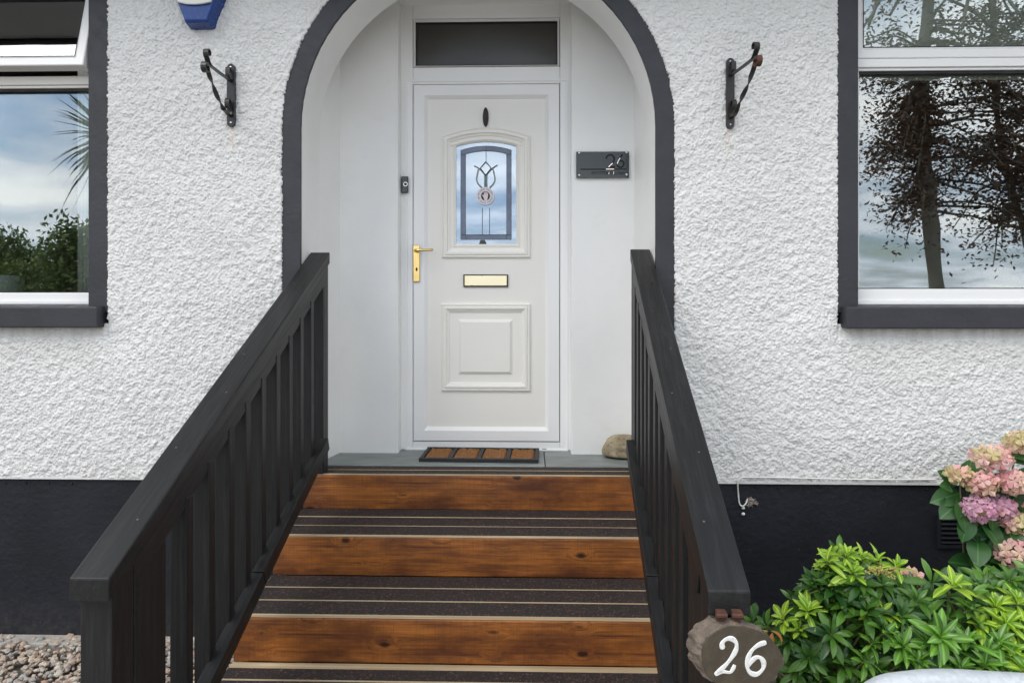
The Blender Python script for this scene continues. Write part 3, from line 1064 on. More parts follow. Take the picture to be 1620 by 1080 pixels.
# leaf: sash members, cream panel sheet with a hole for the glass
sash_path = drect(654, 885, 133, 697)
door = obj('door', ring(sash_path, [(0, YF + 0.06), (0, YF - 0.002), (0.004, YF - 0.006), (0.060, YF - 0.006), (0.078, YF + 0.012), (0.078, YF + 0.05)]), M['upvc'], house, bevel=0.002)
YP = YF + 0.014              # face of the cream sheet
gpath = arched(*[PX(v, YP) for v in (721, 818)], PZ(770, 387, YP), PZ(770, 230, YP), PZ(770, 222.5, YP), 16)
inner = gpath
outer = drect(672, 865, 155, 677, YP)
# sheet: outer rectangle joined to the arched opening by strips
vs_, fs_ = [], []
bm = bmesh.new()
ov = [bm.verts.new((p[0], YP, p[1])) for p in outer]
iv = [bm.verts.new((p[0], YP, p[1])) for p in inner]
for L_ in (ov, iv):
    for i in range(len(L_)):
        bm.edges.new((L_[i], L_[(i + 1) % len(L_)]))
bmesh.ops.triangle_fill(bm, use_beauty=True, use_dissolve=False, edges=bm.edges[:])
bm.verts.index_update()
vf = [v.co.copy() for v in bm.verts], [tuple(v.index for v in f.verts) for f in bm.faces]
bm.free()
obj('door_sheet', vf, M['upvc_cream'], door)
mp = [(0, YP + 0.004), (0.002, YP - 0.012), (0.008, YP - 0.015), (0.014, YP - 0.010), (0.018, YP - 0.010), (0.020, YP - 0.018), (0.030, YP - 0.018), (0.036, YP - 0.010), (0.046, YP - 0.007), (0.048, YP + 0.004)]
upath = arched(*[PX(v, YP) for v in (699, 839)], PZ(770, 408, YP), PZ(770, 216, YP), PZ(770, 202, YP), 16)
obj('glass_surround', ring(upath, mp + [(0.068, YP - 0.004), (0.080, YP + 0.006)]), M['upvc_cream'], door)
lpath = drect(698, 839, 480, 618, YP)
obj('panel_moulding', ring(lpath, mp), M['upvc_cream'], door)
rp = drect(725, 811, 505, 592, YP)
pv = ring(rp, [(0, YP + 0.004), (0.001, YP - 0.001), (0.016, YP - 0.013)], False)
pv[1].append(tuple(range(8, 12)))
obj('raised_panel', pv, M['upvc_cream'], door)
# letter plate
lb = drect(733, 804, 434, 454, YP)
obj('letter_plate_rim', ring(lb, [(0, YP + 0.002), (0.001, YP - 0.010), (0.006, YP - 0.010), (0.007, YP + 0.002)]), M['darkwood'], door)
lp = offset_path(lb, 0.006)
obj('letter_plate_flap', slab(lp, YP - 0.009, YP + 0.001), M['brass_pale'], door, bevel=0.003)
# handle
hx0, hz0 = D(654, 446)
hx1, hz1 = D(664.5, 388)
obj('handle_plate', box(hx0, hx1, YF - 0.018, YF - 0.004, hz0, hz1), M['brass'], door, bevel=0.004, seg=3)
hp = P(658.5, 397, YF - 0.02)
lever = [hp + Vector((0, 0.006, 0)), hp + Vector((0, -0.03, 0)), hp + Vector((0.006, -0.045, 0)), hp + Vector((0.03, -0.05, 0.001)), Vector((PX(684, YF), YF - 0.068, hp.z + 0.003)), Vector((PX(686, YF), YF - 0.058, hp.z + 0.003))]
obj('handle_lever', tube(smooth_line(lever, 4), [0.009] * 9 + [0.0075] * 12, 10), M['brass'], door, smooth=True)
hk = P(659, 426, YF - 0.019)
obj('keyhole', blob((0.006, 0.004, 0.011), 1, 0.0, 1, 2), M['ink'], door, smooth=True, matrix=Matrix.Translation((hk.x, YF - 0.018, hk.z)))
# knocker
kp = P(768.5, 186, YP)
obj('door_knocker', join(blob((0.0165, 0.013, 0.054), 2, 0.0, 1, 3),), M['darkwood'], door, smooth=True, matrix=Matrix.Translation((kp.x, YP - 0.008, kp.z)))
obj('door_knocker_hinge', blob((0.010, 0.018, 0.030), 2, 0.0, 1, 2), M['darkwood'], door, smooth=True, matrix=Matrix.Translation((kp.x, YP - 0.013, kp.z + 0.004)))
# glass with leaded tulip
YG = YP + 0.010
gp2 = [(p[0], p[1]) for p in offset_path(gpath, -0.004)]
obj('door_pane', slab(gp2, YG, YG + 0.004), M['doorglass'], door)
ipath = arched(*[PX(v, YG) for v in (729, 809)], PZ(770, 379, YG), PZ(770, 238, YG), PZ(770, 231.5, YG), 12)
obj('glass_border', ring(ipath, [(0, YG - 0.001), (0, YG - 0.0035), (0.027, YG - 0.0035), (0.027, YG - 0.001)]), M['blueglass'], door)
ZL = YG - 0.004


def lead(pts, w_=0.0032, name='lead_came', mat='lead'):
    q = [Vector((PX(x, ZL), ZL - 0.001, PZ(770, y, ZL))) for x, y in pts]
    return obj(name, flatbar(q, Vector((0, 1, 0)), 0.004, w_), M[mat], door)


for pts in ([(769, 231.5), (769, 257)], [(763, 329), (763, 372)], [(774.5, 329), (774.5, 372)], [(729, 371.5), (809, 371.5)],
            [(737, 371.5), (737, 379)], [(801, 371.5), (801, 379)], [(729, 243), (737, 246)], [(809, 243), (801, 246)]):
    lead(pts, 0.0028)
for r_ in (ipath, offset_path(ipath, 0.027)):
    obj('lead_came', ring(r_, [(-0.001, YG), (-0.001, YG - 0.005), (0.001, YG - 0.005), (0.001, YG)]), M['lead'], door)
tul = {'diamond': [(768.5, 256), (777, 266), (768.5, 277), (760, 266), (768.5, 256)],
       'left': [(750, 262.5), (754.5, 264.5), (759.5, 268), (764, 273), (768, 278)], 'right': [(787, 261.5), (782, 264.5), (777.5, 268), (773, 273), (769, 278)]}
for k in ('left', 'right', 'diamond'):
    q = tul[k] if k == 'diamond' else [tuple(v)[:2] for v in smooth_line([Vector((a, b, 0)) for a, b in tul[k]], 3)]
    lead(q, 0.0055)
for s in (-1, 1):
    q = [(768.5 + s * 11.5, 268), (768.5 + s * 13.5, 277), (768.5 + s * 14.5, 284), (768.5 + s * 12, 291), (768.5 + s * 6, 297)]
    lead([tuple(v)[:2] for v in smooth_line([Vector((a, b, 0)) for a, b in q], 4)], 0.0085, 'tulip_petal', 'bevelglass')
    lead([(768.5 + s * 1.6, 277), (768.5 + s * 1.6, 297)], 0.008, 'tulip_stem', 'bevelglass')
lead([(768.5, 277), (768.5, 297)], 0.003)
tip = [Vector((PX(x, YG), YG - 0.006, PZ(770, y, YG))) for x, y in ((758, 386), (770, 386), (767, 380), (760, 380))]
obj('glass_bracket', slab([(v.x, v.z) for v in tip], YG - 0.008, YG - 0.001), M['lead'], door)
# round notice stuck to the glass
sc_ = P(768, 310.5, ZL)
RS = 14.3 * (Y_DOOR - CAM_Y) / F_PX
stk = thing('door_sticker', (sc_.x, ZL - 0.004, sc_.z), 'round white sticker with raised hand on the door glass', 'sticker')
circ = [(sc_.x + RS * math.cos(t), sc_.z + RS * math.sin(t)) for t in np.linspace(0, 2 * PI, 40, endpoint=False)]
obj('sticker_disc', slab(circ, ZL - 0.006, ZL - 0.0045), M['sticker'], stk)
ci2 = [(sc_.x + 0.0005 + RS * 0.50 * math.cos(t), sc_.z + RS * 0.53 * math.sin(t)) for t in np.linspace(0, 2 * PI, 30, endpoint=False)]
obj('sticker_roundel', slab(ci2, ZL - 0.0068, ZL - 0.0061), M['ink'], stk)
hand = [(-.10, -.50), (.18, -.52), (.26, -.2), (.30, .1), (.30, .36), (.22, .38), (.2, .16), (.17, .44), (.09, .46), (.08, .18), (.04, .5), (-.04, .5), (-.04, .18), (-.1, .42), (-.18, .4), (-.15, .08), (-.3, .16), (-.36, .08), (-.2, -.16)]
obj('sticker_hand', slab([(sc_.x + a * RS, sc_.z + b * RS) for a, b in hand], ZL - 0.0076, ZL - 0.0069), M['hand'], stk)
RX = Matrix.Rotation(PI / 2, 4, 'X')
for word, top in (('NO COLD CALLERS', True), ('NO SALES PEOPLE', False)):
    span = math.radians(158)
    for i, ch in enumerate(word):
        if ch == ' ':
            continue
        u = (i - (len(word) - 1) / 2) / (len(word) - 1)
        ang = PI / 2 - u * span if top else -PI / 2 + u * span
        rr = RS * 0.77
        me = text_mesh(ch, RS * 0.23, M['ink'], depth=0.0002)
        rot = (ang - PI / 2) if top else (ang + PI / 2)
        link('letter', me, stk, Matrix.Translation((sc_.x + rr * math.cos(ang), ZL - 0.0065, sc_.z + rr * math.sin(ang))) @ RX @ Matrix.Rotation(rot, 4, 'Z'))

# ------------------------------------------------------------------ porch steps
Y_R1, GOING, RISE = 0.038, 0.396, 0.161
steps = thing('porch_steps', (-0.25, -0.8, 0), 'wide timber steps with orange stained risers and black grip strips', 'steps')
SXL = PX(486, 0.04) - 0.02


def right_edge(Y):
    return 0.545 + (Y - 0.04) * 0.056


for k in range(5):
    yf = Y_R1 - GOING * k
    zt = FLOOR - RISE * k
    xr = min(right_edge(yf), 0.545)
    board('riser', SXL, xr, yf, yf + 0.028, zt - RISE - 0.004 if k < 4 else -0.03, zt - 0.002, M['riser'], steps, 0.005)
    lo = board('riser_highlight', SXL + 0.001, xr - 0.001, yf + 0.003, yf + 0.027, zt - 0.0015, zt + 0.0005, M['deck'], steps, 0.0008)  # pale strip stands in for the highlight on the riser's rounded top
    if k == 0:
        rows, y0, y1 = 2, yf + 0.03, YS0 - 0.003
    else:
        rows, y0, y1 = 3, yf + 0.03, yf + GOING - 0.001
    wd = (y1 - y0) / rows
    for j in range(rows):
        a, b = y0 + wd * j, y0 + wd * (j + 1) - 0.003
        zt2 = zt - random.uniform(0.001, 0.003)
        xa, xb = (SXL, xr - 0.002) if k else (X0 - R_IN + 0.004, X0 + R_IN - 0.004)
        t_ = board('tread_board', xa, xb, a, b, zt2 - 0.03, zt2, M['deck'], steps, 0.003)
        lo_, hi_ = (0.006, 0.006) if k else (0.009, 0.009)
        if k == 3 and j == rows - 1:
            hi_ = 0.045
        g_ = board('grip_strip', xa + 0.004, xb - 0.004, a + lo_, b - hi_, zt2 - 0.0005, zt2 + 0.0025, M['grit'], t_, 0.001)
for x in (SXL + 0.03, 0.5 * (SXL + 0.4), 0.38):
    pts = [(Y_R1 + 0.03, FLOOR - 0.04), (Y_R1 + 0.03, 0.0), (Y_R1 - 4 * GOING + 0.03, 0.0)]
    for k in range(4, 0, -1):
        pts += [(Y_R1 - k * GOING + 0.03, FLOOR - k * RISE - 0.034), (Y_R1 - (k - 1) * GOING + 0.028, FLOOR - k * RISE - 0.034)]
    n = len(pts)
    V = [(x - 0.02, a, b) for a, b in pts] + [(x + 0.02, a, b) for a, b in pts]
    obj('stringer', (V, [tuple(range(n)), tuple(range(2 * n - 1, n - 1, -1))] + [(i, i + n, (i + 1) % n + n, (i + 1) % n) for i in range(n)]), M['deck'], steps)


# ------------------------------------------------------------------ railings
def railing(label, far_in, near_in, s, y_far, y_near, z_far, z_near, brail_far, brail_slope):
    """s = -1 left, +1 right; *_in are x of the inner edge of the handrail top"""
    W = 0.096
    T = thing('stair_railing', ((far_in + near_in) / 2, (y_far + y_near) / 2, 0), label, 'railing', 'black railings either side of the porch steps')

    def xin(Y):
        return near_in + (far_in - near_in) * (Y - y_near) / (y_far - y_near)

    def ztop(Y):
        return z_near + (z_far - z_near) * (Y - y_near) / (y_far - y_near)

    def zbot(Y):
        return brail_far + (Y - y_far) * brail_slope
    # handrail: a sheared plank with plumb-cut ends
    th = 0.056
    M3 = [(far_in, y_far, z_far), (near_in, y_near, z_near)]
    x_ax = Vector(M3[1]) - Vector(M3[0])
    L = x_ax.length
    xd = x_ax.normalized()
    yd = Vector((0, 0, 1)).cross(xd).normalized()
    zd = xd.cross(yd)
    Mm = Matrix((xd, yd, zd)).transposed().to_4x4()
    Mm.translation = Vector(M3[0])
    inv = Mm.inverted()
    V = []
    for (x, y, z) in M3:
        for dx_ in (0, s * W):
            for dz in (0, -th):
                V.append(inv @ Vector((x + dx_, y, z + dz)))
    Fq = [(0, 2, 3, 1), (4, 5, 7, 6), (0, 4, 6, 2), (1, 3, 7, 5), (0, 1, 5, 4), (2, 6, 7, 3)]
    obj('handrail', (V, Fq), M['blackwood'], T, bevel=0.004, matrix=Mm)
    for k_ in range(7):
        f_ = (k_ + 0.35 + random.uniform(-.1, .1)) / 7
        p_ = Vector(M3[0]).lerp(Vector(M3[1]), f_) + Vector((s * (0.03 + 0.035 * (k_ % 2)), 0, 0))
        obj('screw_head', blob((0.0038, 0.0038, 0.0012), k_, 0, 1, 1), M['screw'], T, matrix=Matrix.Translation(p_) @ xd.to_track_quat('X', 'Z').to_matrix().to_4x4())
    # rail under it, set in a little
    a = Vector((xin(y_far) + s * 0.026, y_far - 0.03, ztop(y_far - 0.03) - th - 0.034))
    b = Vector((xin(y_near) + s * 0.026, y_near + 0.12, ztop(y_near + 0.12) - th - 0.034))
    beam('under_rail', a, b, 0.04, 0.074, M['blackwood'], T, 0.003)
    # bottom rail on the inner side: two lengths meeting in a joint
    ym = y_far - 0.92
    y_end = y_near + 0.10
    off = -s * 0.010
    for p, q in ((y_far - 0.12, ym + 0.002), (ym - 0.002, y_end)):
        sag = 0.006 if q == y_end else 0.0
        beam('bottom_rail', (xin(p) + off, p, zbot(p) - 0.03), (xin(q) + off, q, zbot(q) - 0.03 - sag), 0.042, 0.062, M['blackwood'], T, 0.003)
    # posts
    pw = 0.09
    px = xin(y_near) + s * (pw / 2 - 0.012 + 0.012)
    base = -0.05
    for Y, lo, d_ in ((y_near + 0.07, base, 0.095), (y_near + 0.197, base, 0.153), (y_far - 0.045, FLOOR - 0.0 if y_far > 0.02 else base, 0.085)):
        xx = xin(Y) + s * 0.046
        hw, hd_ = (pw - 0.012) / 2, d_ / 2 - 0.001
        ctr = Vector((xx, Y, (lo + ztop(Y)) / 2))
        V = []
        for dx_ in (-hw, hw):
            for dy_ in (-hd_, hd_):
                V += [(lo - ctr.z, dx_, dy_), (ztop(Y + dy_) - th - 0.0015 - ctr.z, dx_, dy_)]
        # local x runs up the post so that the grain does too
        Mp = Matrix(((0, 1, 0, ctr.x), (0, 0, 1, ctr.y), (1, 0, 0, ctr.z), (0, 0, 0, 1)))
        obj('post', (V, [(0, 1, 3, 2), (4, 6, 7, 5), (0, 4, 5, 1), (2, 3, 7, 6), (0, 2, 6, 4), (1, 5, 7, 3)]), M['blackwood'], T, bevel=0.004, matrix=Mp)
    # balusters
    Y = y_near + 0.395
    i = 0
    while Y < y_far - 0.13:
        xx = xin(Y) + s * 0.028
        k = random.uniform(-0.004, 0.004)
        lo = min(zbot(Y) - 0.09 - random.uniform(0, 0.02), zbot(Y) - 0.05)
        beam('baluster', (xx + random.uniform(-0.002, 0.002), Y + k, max(lo, -0.03)), (xx, Y + k + random.uniform(-0.004, 0.004), ztop(Y) - th - 0.055), 0.042, 0.05, M['blackwood'], T, 0.003, up=Vector((1, 0, 0)))
        Y += 0.143
        i += 1
    return T


YN_L, YN_R, Y_FAR = CAM_Y + 1.62, CAM_Y + 1.58, 0.13
railing('black timber stair railing on the left of the steps', PX(521.9, Y_FAR), PX(172, YN_L), -1, Y_FAR, YN_L,
        PZ(506, 399, Y_FAR), PZ(140, 915, YN_L), EYE - 0.62, 0.4025)
railing('black timber stair railing on the right, above the log slice', PX(997, Y_FAR), PX(1120, YN_R), 1, Y_FAR, YN_R,
        PZ(1015, 394, Y_FAR), PZ(1160, 935, YN_R), EYE - 0.62, 0.4025)

# ------------------------------------------------------------------ doormat and stone
mc = [P(662, 731, 0), P(853, 732, 0), P(852, 709, 0), P(679, 708, 0)]


def floor_pt(x, y, z=FLOOR):
    u, v = (x - 810) / F_PX, (HOR - y) / F_PX
    t = (z - EYE) / v
    return Vector((t * (-math.sin(YAW) + u * math.cos(YAW)), CAM_Y + t * (math.cos(YAW) + u * math.sin(YAW)), z))


m_fl, m_fr, m_br, m_bl = (floor_pt(663, 731), floor_pt(853, 731), floor_pt(851, 710, FLOOR + 0.014), floor_pt(680, 709, FLOOR + 0.014))
mat_c = (m_fl + m_fr + m_br + m_bl) / 4
mat_c.z = FLOOR
mw = (m_fr - m_fl).length
mdp = min(0.40, (Y_DOOR - 0.02) - m_fl.y)
mat_y0 = m_fl.y
dm = thing('doormat', (mat_c.x, mat_y0 + mdp / 2, FLOOR), 'brown coir doormat with black rubber grid before the door', 'doormat')
skew = (m_bl.x - m_fl.x) / mdp * 0.35
rmat = Matrix.Translation(((m_fl.x + m_fr.x) / 2, mat_y0 + mdp / 2, FLOOR)) @ Matrix.Rotation(math.radians(-1.5), 4, 'Z')
obj('mat_backing', box(-mw / 2, mw / 2, -mdp / 2, mdp / 2, 0.0005, 0.007), M['rubber'], dm, bevel=0.002, matrix=rmat)
bars = [box(-mw / 2, mw / 2, -mdp / 2, -mdp / 2 + 0.022, 0.0075, 0.02), box(-mw / 2, mw / 2, mdp / 2 - 0.022, mdp / 2, 0.0075, 0.02)]
for i in range(5):
    x = -mw / 2 + 0.011 + (mw - 0.022) * i / 4
    bars.append(box(x - 0.010, x + 0.010, -mdp / 2 + 0.0225, mdp / 2 - 0.0225, 0.0078, 0.0195))
obj('mat_frame', join(*bars), M['rubber'], dm, bevel=0.002, matrix=rmat)
cw, ch_ = (mw - 0.022) / 4 - 0.024, (mdp - 0.05) / 4
for i in range(4):
    for j in range(4):
        x = -mw / 2 + 0.011 + (mw - 0.022) * (i + 0.5) / 4
        y = -mdp / 2 + 0.025 + ch_ * (j + 0.5)
        vv, ff = [], []
        nx_, ny_ = 14, 4
        for a in range(nx_):
            for b in range(ny_):
                edge = a in (0, nx_ - 1) or b in (0, ny_ - 1)
                vv.append((-cw / 2 + cw * a / (nx_ - 1) + random.uniform(-.002, .002), -ch_ * 0.36 + ch_ * 0.72 * b / (ny_ - 1) + random.uniform(-.003, .003), 0.008 if edge else 0.021 + random.uniform(-.004, .004)))
        for a in range(nx_ - 1):
            for b in range(ny_ - 1):
                ff.append((a * ny_ + b, (a + 1) * ny_ + b, (a + 1) * ny_ + b + 1, a * ny_ + b + 1))
        obj('coir_block', (vv, ff), M['coir'], dm, matrix=rmat @ Matrix.Translation((x, y, 0)))

sp = floor_pt(981, 727)
st_v = blob((0.108, 0.08, 0.092), 2.3, 0.10, 1.4, 4)
pts = []
for v in st_v[0]:
    z = v.z
    if z < -0.02:
        z = -0.02 + (z + 0.02) * 0.12
    # a split along one side, as in a cobble broken in two
    notch = math.exp(-((z - 0.012 - 0.06 * v.x) / 0.007) ** 2) * max(0, -v.y * 11) * 0.016
    pts.append(Vector((v.x * (1 - 0.08 * max(0, z) / 0.118), v.y + notch, z + 0.03)))
rock = obj('stone', (pts, st_v[1]), M['stone'], smooth=True, matrix=Matrix.Translation((sp.x + 0.02, sp.y + 0.065, FLOOR + 0.002)))
tag(rock, 'rounded brown field stone on the porch floor beside the right railing', 'stone')

# ------------------------------------------------------------------ things on the walls
# hanging basket brackets
def bracket(px, ptop, pbot, label, mat, rusty, skew=0.0):
    top, bot = P(px, ptop, 0), P(px, pbot, 0)
    T = thing('hanging_bracket', (top.x, 0, bot.z), label, 'bracket', 'wrought iron brackets either side of the arch')
    xw = top.x
    Yw = -0.022
    h = top.z - bot.z
    # wall plate with rounded ends
    pl_ = []
    for i in range(9):
        t = PI * i / 8
        pl_.append((xw + 0.019 * math.cos(t), top.z - 0.019 + 0.019 * math.sin(t)))
    for i in range(9):
        t = PI + PI * i / 8
        pl_.append((xw + 0.019 * math.cos(t), bot.z + 0.019 + 0.019 * math.sin(t)))
    obj('wall_plate', slab(pl_, Yw - 0.007, Yw + 0.012), mat, T, bevel=0.0015)
    sx = Vector((1, 0, 0))
    za = top.z - 0.082      # arm height
    reach = 0.25

    def q(o, z):
        return Vector((xw + skew * o, Yw - 0.006 - o, z))

    def scroll(o, z, r0, a0, turns, cw):
        out = []
        for i in range(18):
            k = i / 17
            r = r0 * (1 - 0.62 * k)
            a = a0 + cw * turns * 2 * PI * k
            out.append(q(o + r * math.cos(a), z + r * math.sin(a)))
        return out
    # arm with a small scroll rising at the wall and one at the tip
    arm = [q(0.034, za + 0.054), q(0.042, za + 0.046), q(0.040, za + 0.012), q(0.018, za - 0.002), q(0.004, za + 0.004), q(0.012, za + 0.0), q(0.04, za)]
    obj('arm_scroll', flatbar(smooth_line([q(0.014, za + 0.044), q(0.024, za + 0.056), q(0.034, za + 0.048), q(0.034, za + 0.015), q(0.018, za + 0.002), q(0.003, za + 0.006)], 5), sx, 0.020, 0.0045), mat, T)
    obj('arm', flatbar([q(0.0, za), q(0.02, za), q(reach * 0.5, za), q(reach - 0.01, za + 0.003)], sx, 0.013, 0.009), mat, T)
    tip = scroll(reach - 0.012, za + 0.048, 0.022, -1.2, 0.95, 1)
    obj('tip_scroll', flatbar(smooth_line([q(reach - 0.04, za), q(reach - 0.016, za + 0.008)], 3)[:-1] + tip, sx, 0.022, 0.005), mat, T)
    # twisted brace and its scrolls
    zb = bot.z + 0.055
    br = smooth_line([q(reach + 0.0, za - 0.006), q(reach * 0.86, za - 0.05), q(reach * 0.62, za - 0.105), q(reach * 0.36, za - 0.15), q(0.05, zb + 0.004), q(0.012, zb - 0.004), q(0.002, zb + 0.02)], 7)
    n = len(br)
    tw = [2 * PI * min(1, max(0, (i / n - 0.16) / 0.40)) for i in range(n)]
    obj('brace', flatbar(br, sx, 0.020, 0.005, tw), mat, T)
    obj('brace_scroll', flatbar(scroll(reach + 0.006, za - 0.022, 0.025, 1.0, 1.1, -1), sx, 0.023, 0.005), M['rust'] if rusty else mat, T)
    obj('foot_scroll', flatbar(smooth_line([q(0.003, zb + 0.012), q(0.012, zb + 0.05), q(0.03, zb + 0.07), q(0.044, zb + 0.055), q(0.042, zb + 0.03), q(0.034, zb + 0.024)], 5), sx, 0.020, 0.0045), mat, T)
    for z in (top.z - 0.016, bot.z + 0.02):
        obj('screw', blob((0.005, 0.003, 0.005), 1, 0, 1, 1), M['steel'], T, matrix=Matrix.Translation((xw, Yw - 0.007, z)))
    return T


bracket(369, 104, 203, 'black wrought iron hanging bracket on the wall left of the arch', M['iron'], False)
bracket(1153, 95, 206, 'black wrought iron hanging bracket with rusty scroll, right of the arch', M['iron_rusty'], True, 0.16)

# alarm box
ac = P(315, 43, -0.05)
al = thing('alarm_box', (ac.x, 0, ac.z), 'blue and white burglar alarm box high on the wall above the left bracket', 'alarm box')
k = 3.24 / F_PX


def hexa(w_top, w_bot, z0, z1, z2, inset=0.0):
    return [(ac.x - w_bot / 2 + inset, ac.z + z0 + inset), (ac.x + w_bot / 2 - inset, ac.z + z0 + inset), (ac.x + w_top / 2 - inset, ac.z + z1), (ac.x + w_top / 2 - inset, ac.z + z2 - inset), (ac.x - w_top / 2 + inset, ac.z + z2 - inset), (ac.x - w_top / 2 + inset, ac.z + z1)]


hx = hexa(0.25, 0.115, 0, 0.17, 0.34)
fy = -0.085
V = [(x, -0.012, z) for x, z in hx] + [(ac.x + (x - ac.x) * 0.93, fy + 0.012, ac.z + 0.01 + (z - ac.z) * 0.965) for x, z in hx] + [(ac.x + (x - ac.x) * 0.86, fy, ac.z + 0.018 + (z - ac.z) * 0.93) for x, z in hx]
Fc = [tuple(range(12, 18))]
for j in (0, 6):
    for i in range(6):
        q_ = (i + 1) % 6
        Fc.append((j + i, j + q_, j + 6 + q_, j + 6 + i))
obj('alarm_body', (V, Fc), M['blueplastic'], al, bevel=0.004)
zc = PZ(315, 9, fy)
cov = [(ac.x - 0.080, zc + 0.012), (ac.x - 0.04, zc + 0.002), (ac.x, zc), (ac.x + 0.04, zc + 0.003), (ac.x + 0.078, zc + 0.012), (ac.x + 0.098, ac.z + 0.17), (ac.x + 0.098, ac.z + 0.31), (ac.x - 0.098, ac.z + 0.31), (ac.x - 0.098, ac.z + 0.17)]
obj('alarm_cover', slab(cov, fy - 0.014, fy - 0.001), M['whiteplastic'], al, bevel=0.004)

# house plaque
Y_PL = Y_BACK - 0.012
pa, pb = P(911.5, 282, Y_PL), P(995, 240, Y_PL)
plq = thing('house_plaque', ((pa.x + pb.x) / 2, Y_PL, pa.z), 'black glossy number plaque on the porch wall right of the door', 'plaque')
obj('plaque_plate', box(pa.x, pb.x, Y_PL - 0.005, Y_PL, pa.z, pb.z), M['blackgloss'], plq, bevel=0.0012)


def on_plaque(zx, zy):
    return Vector((PX(900 + zx / 13.5, Y_PL), Y_PL - 0.0062, PZ(950, 220 + zy / 13.5, Y_PL)))


def stroke(pts, wid, mat, parent, name, conv, thick=0.0016, n=5, smooth=True):
    q = [conv(*p) for p in pts]
    q = smooth_line(q, n) if smooth and len(q) > 2 else q
    return obj(name, flatbar(q, Vector((0, 1, 0)), thick, wid), mat, parent)


two = [(800, 425), (815, 375), (885, 342), (950, 378), (966, 450), (930, 525), (845, 606)]
stroke(two, 0.0085, M['letter_cut'], plq, 'numeral', on_plaque)
stroke([(930, 525), (885, 566), (845, 606)], 0.005, M['letter_glint'], plq, 'numeral_glint', lambda a, b: on_plaque(a, b) + Vector((0, -0.001, 0)))  # reflection on the numeral, laid on as a bright stroke
stroke([(835, 604), (985, 602)], 0.008, M['letter_cut'], plq, 'numeral', on_plaque)
stroke([(1142, 342), (1080, 430), (1030, 525), (1045, 590), (1100, 612), (1155, 580), (1168, 515), (1125, 470), (1075, 485)], 0.0085, M['letter_cut'], plq, 'numeral', on_plaque)
stroke([(1090, 415), (1050, 480), (1028, 540)], 0.004, M['letter_glint'], plq, 'numeral_glint', lambda a, b: on_plaque(a, b) + Vector((0, -0.001, 0)))
stroke([(245, 650), (1215, 650)], 0.0055, M['letter_cut'], plq, 'plaque_line', on_plaque)
stroke([(790, 650), (960, 650)], 0.004, M['letter_glint'], plq, 'plaque_line', lambda a, b: on_plaque(a, b) + Vector((0, -0.001, 0)))  # glint painted over the middle of the line
# the small name line is only a row of worn strokes in the photograph
xx = 490
random.seed(21)
while xx < 1165:
    h_ = random.choice((0, 8))
    stroke([(xx, 702 + h_), (xx + random.uniform(-8, 8), 760)], 0.0021, M['letter_glint'] if xx < 960 and random.random() < 0.22 else M['letter_cut'], plq, 'small_lettering', on_plaque)
    if random.random() < 0.6:
        yy = random.choice((704, 733, 763))
        stroke([(xx, yy), (xx + 30, yy)], 0.0024, M['letter_cut'], plq, 'small_lettering', on_plaque)
    xx += random.choice((26, 32, 40))
random.seed(5)
for zx, zy in ((218, 303), (1228, 297), (218, 775), (1228, 768)):
    c = on_plaque(zx, zy)
    obj('screw_cap', blob((0.0068, 0.004, 0.0068), 1, 0, 1, 2), M['steel'], plq, smooth=True, matrix=Matrix.Translation((c.x, c.y - 0.001, c.z)))

# door bell
ba, bb = P(636, 306, YF), P(646.5, 280, YF)
bell = thing('doorbell', ((ba.x + bb.x) / 2, YF, ba.z), 'small black doorbell on the left of the door frame', 'doorbell')
obj('bell_case', box(ba.x, bb.x, YF - 0.024, YF - 0.001, ba.z, bb.z), M['blackgloss'], bell, bevel=0.004)
bc = P(641.5, 291.5, YF - 0.025)
obj('bell_ring', ring([(bc.x + 0.012 * math.cos(t), bc.z + 0.012 * math.sin(t)) for t in np.linspace(0, 2 * PI, 20, endpoint=False)], [(0, YF - 0.023), (0, YF - 0.027), (0.003, YF - 0.027), (0.003, YF - 0.023)]), M['steel'], bell)
obj('bell_button', slab([(bc.x + 0.008 * math.cos(t), bc.z + 0.008 * math.sin(t)) for t in np.linspace(0, 2 * PI, 20, endpoint=False)], YF - 0.0265, YF - 0.022), M['rubber'], bell)

# cable along the top of the plinth
def wallp(x, y, Y=-0.03):
    return P(x, y, Y)


cab = thing('cable', wallp(1172, 800), 'white cable running along the top of the black plinth, right of the steps', 'cable')
line = [wallp(1482, 758, -0.024), wallp(1420, 758.5, -0.024), wallp(1330, 757.5, -0.025), wallp(1250, 755.5, -0.024), wallp(1185, 754.5, -0.024), wallp(1172, 756, -0.028), wallp(1167.5, 764, -0.03), wallp(1168, 780, -0.018), wallp(1170, 796, -0.016), wallp(1175, 800, -0.02), wallp(1180, 796, -0.022), wallp(1182.5, 789, -0.012)]
obj('cable_run', tube(smooth_line(line, 6), 0.0034, 7), M['cable'], cab, smooth=True)
for (x, y) in ((1176, 803), (1176, 812.5)):
    c = wallp(x, y, -0.01)
    obj('cable_clip', blob((0.0085, 0.008, 0.007), x, 0.25, 2, 2), M['cable'], cab, smooth=True, matrix=Matrix.Translation(c))
fz = wallp(1187, 793, -0.004)
fr_ = []
for i in range(46):
    a = random.uniform(0, 2 * PI)
    r = random.uniform(0.008, 0.034)
    p0 = fz + Vector((random.uniform(-.012, .012), random.uniform(-.006, 0), random.uniform(-.012, .012)))
    p1 = fz + Vector((r * math.cos(a), -random.uniform(0.004, 0.02), r * 0.8 * math.sin(a)))
    m = (p0 + p1) / 2 + Vector((random.uniform(-.006, .006), -0.006, random.uniform(-.006, .006)))
    fr_.append(tube(smooth_line([p0, m, p1], 3), 0.0011, 4))
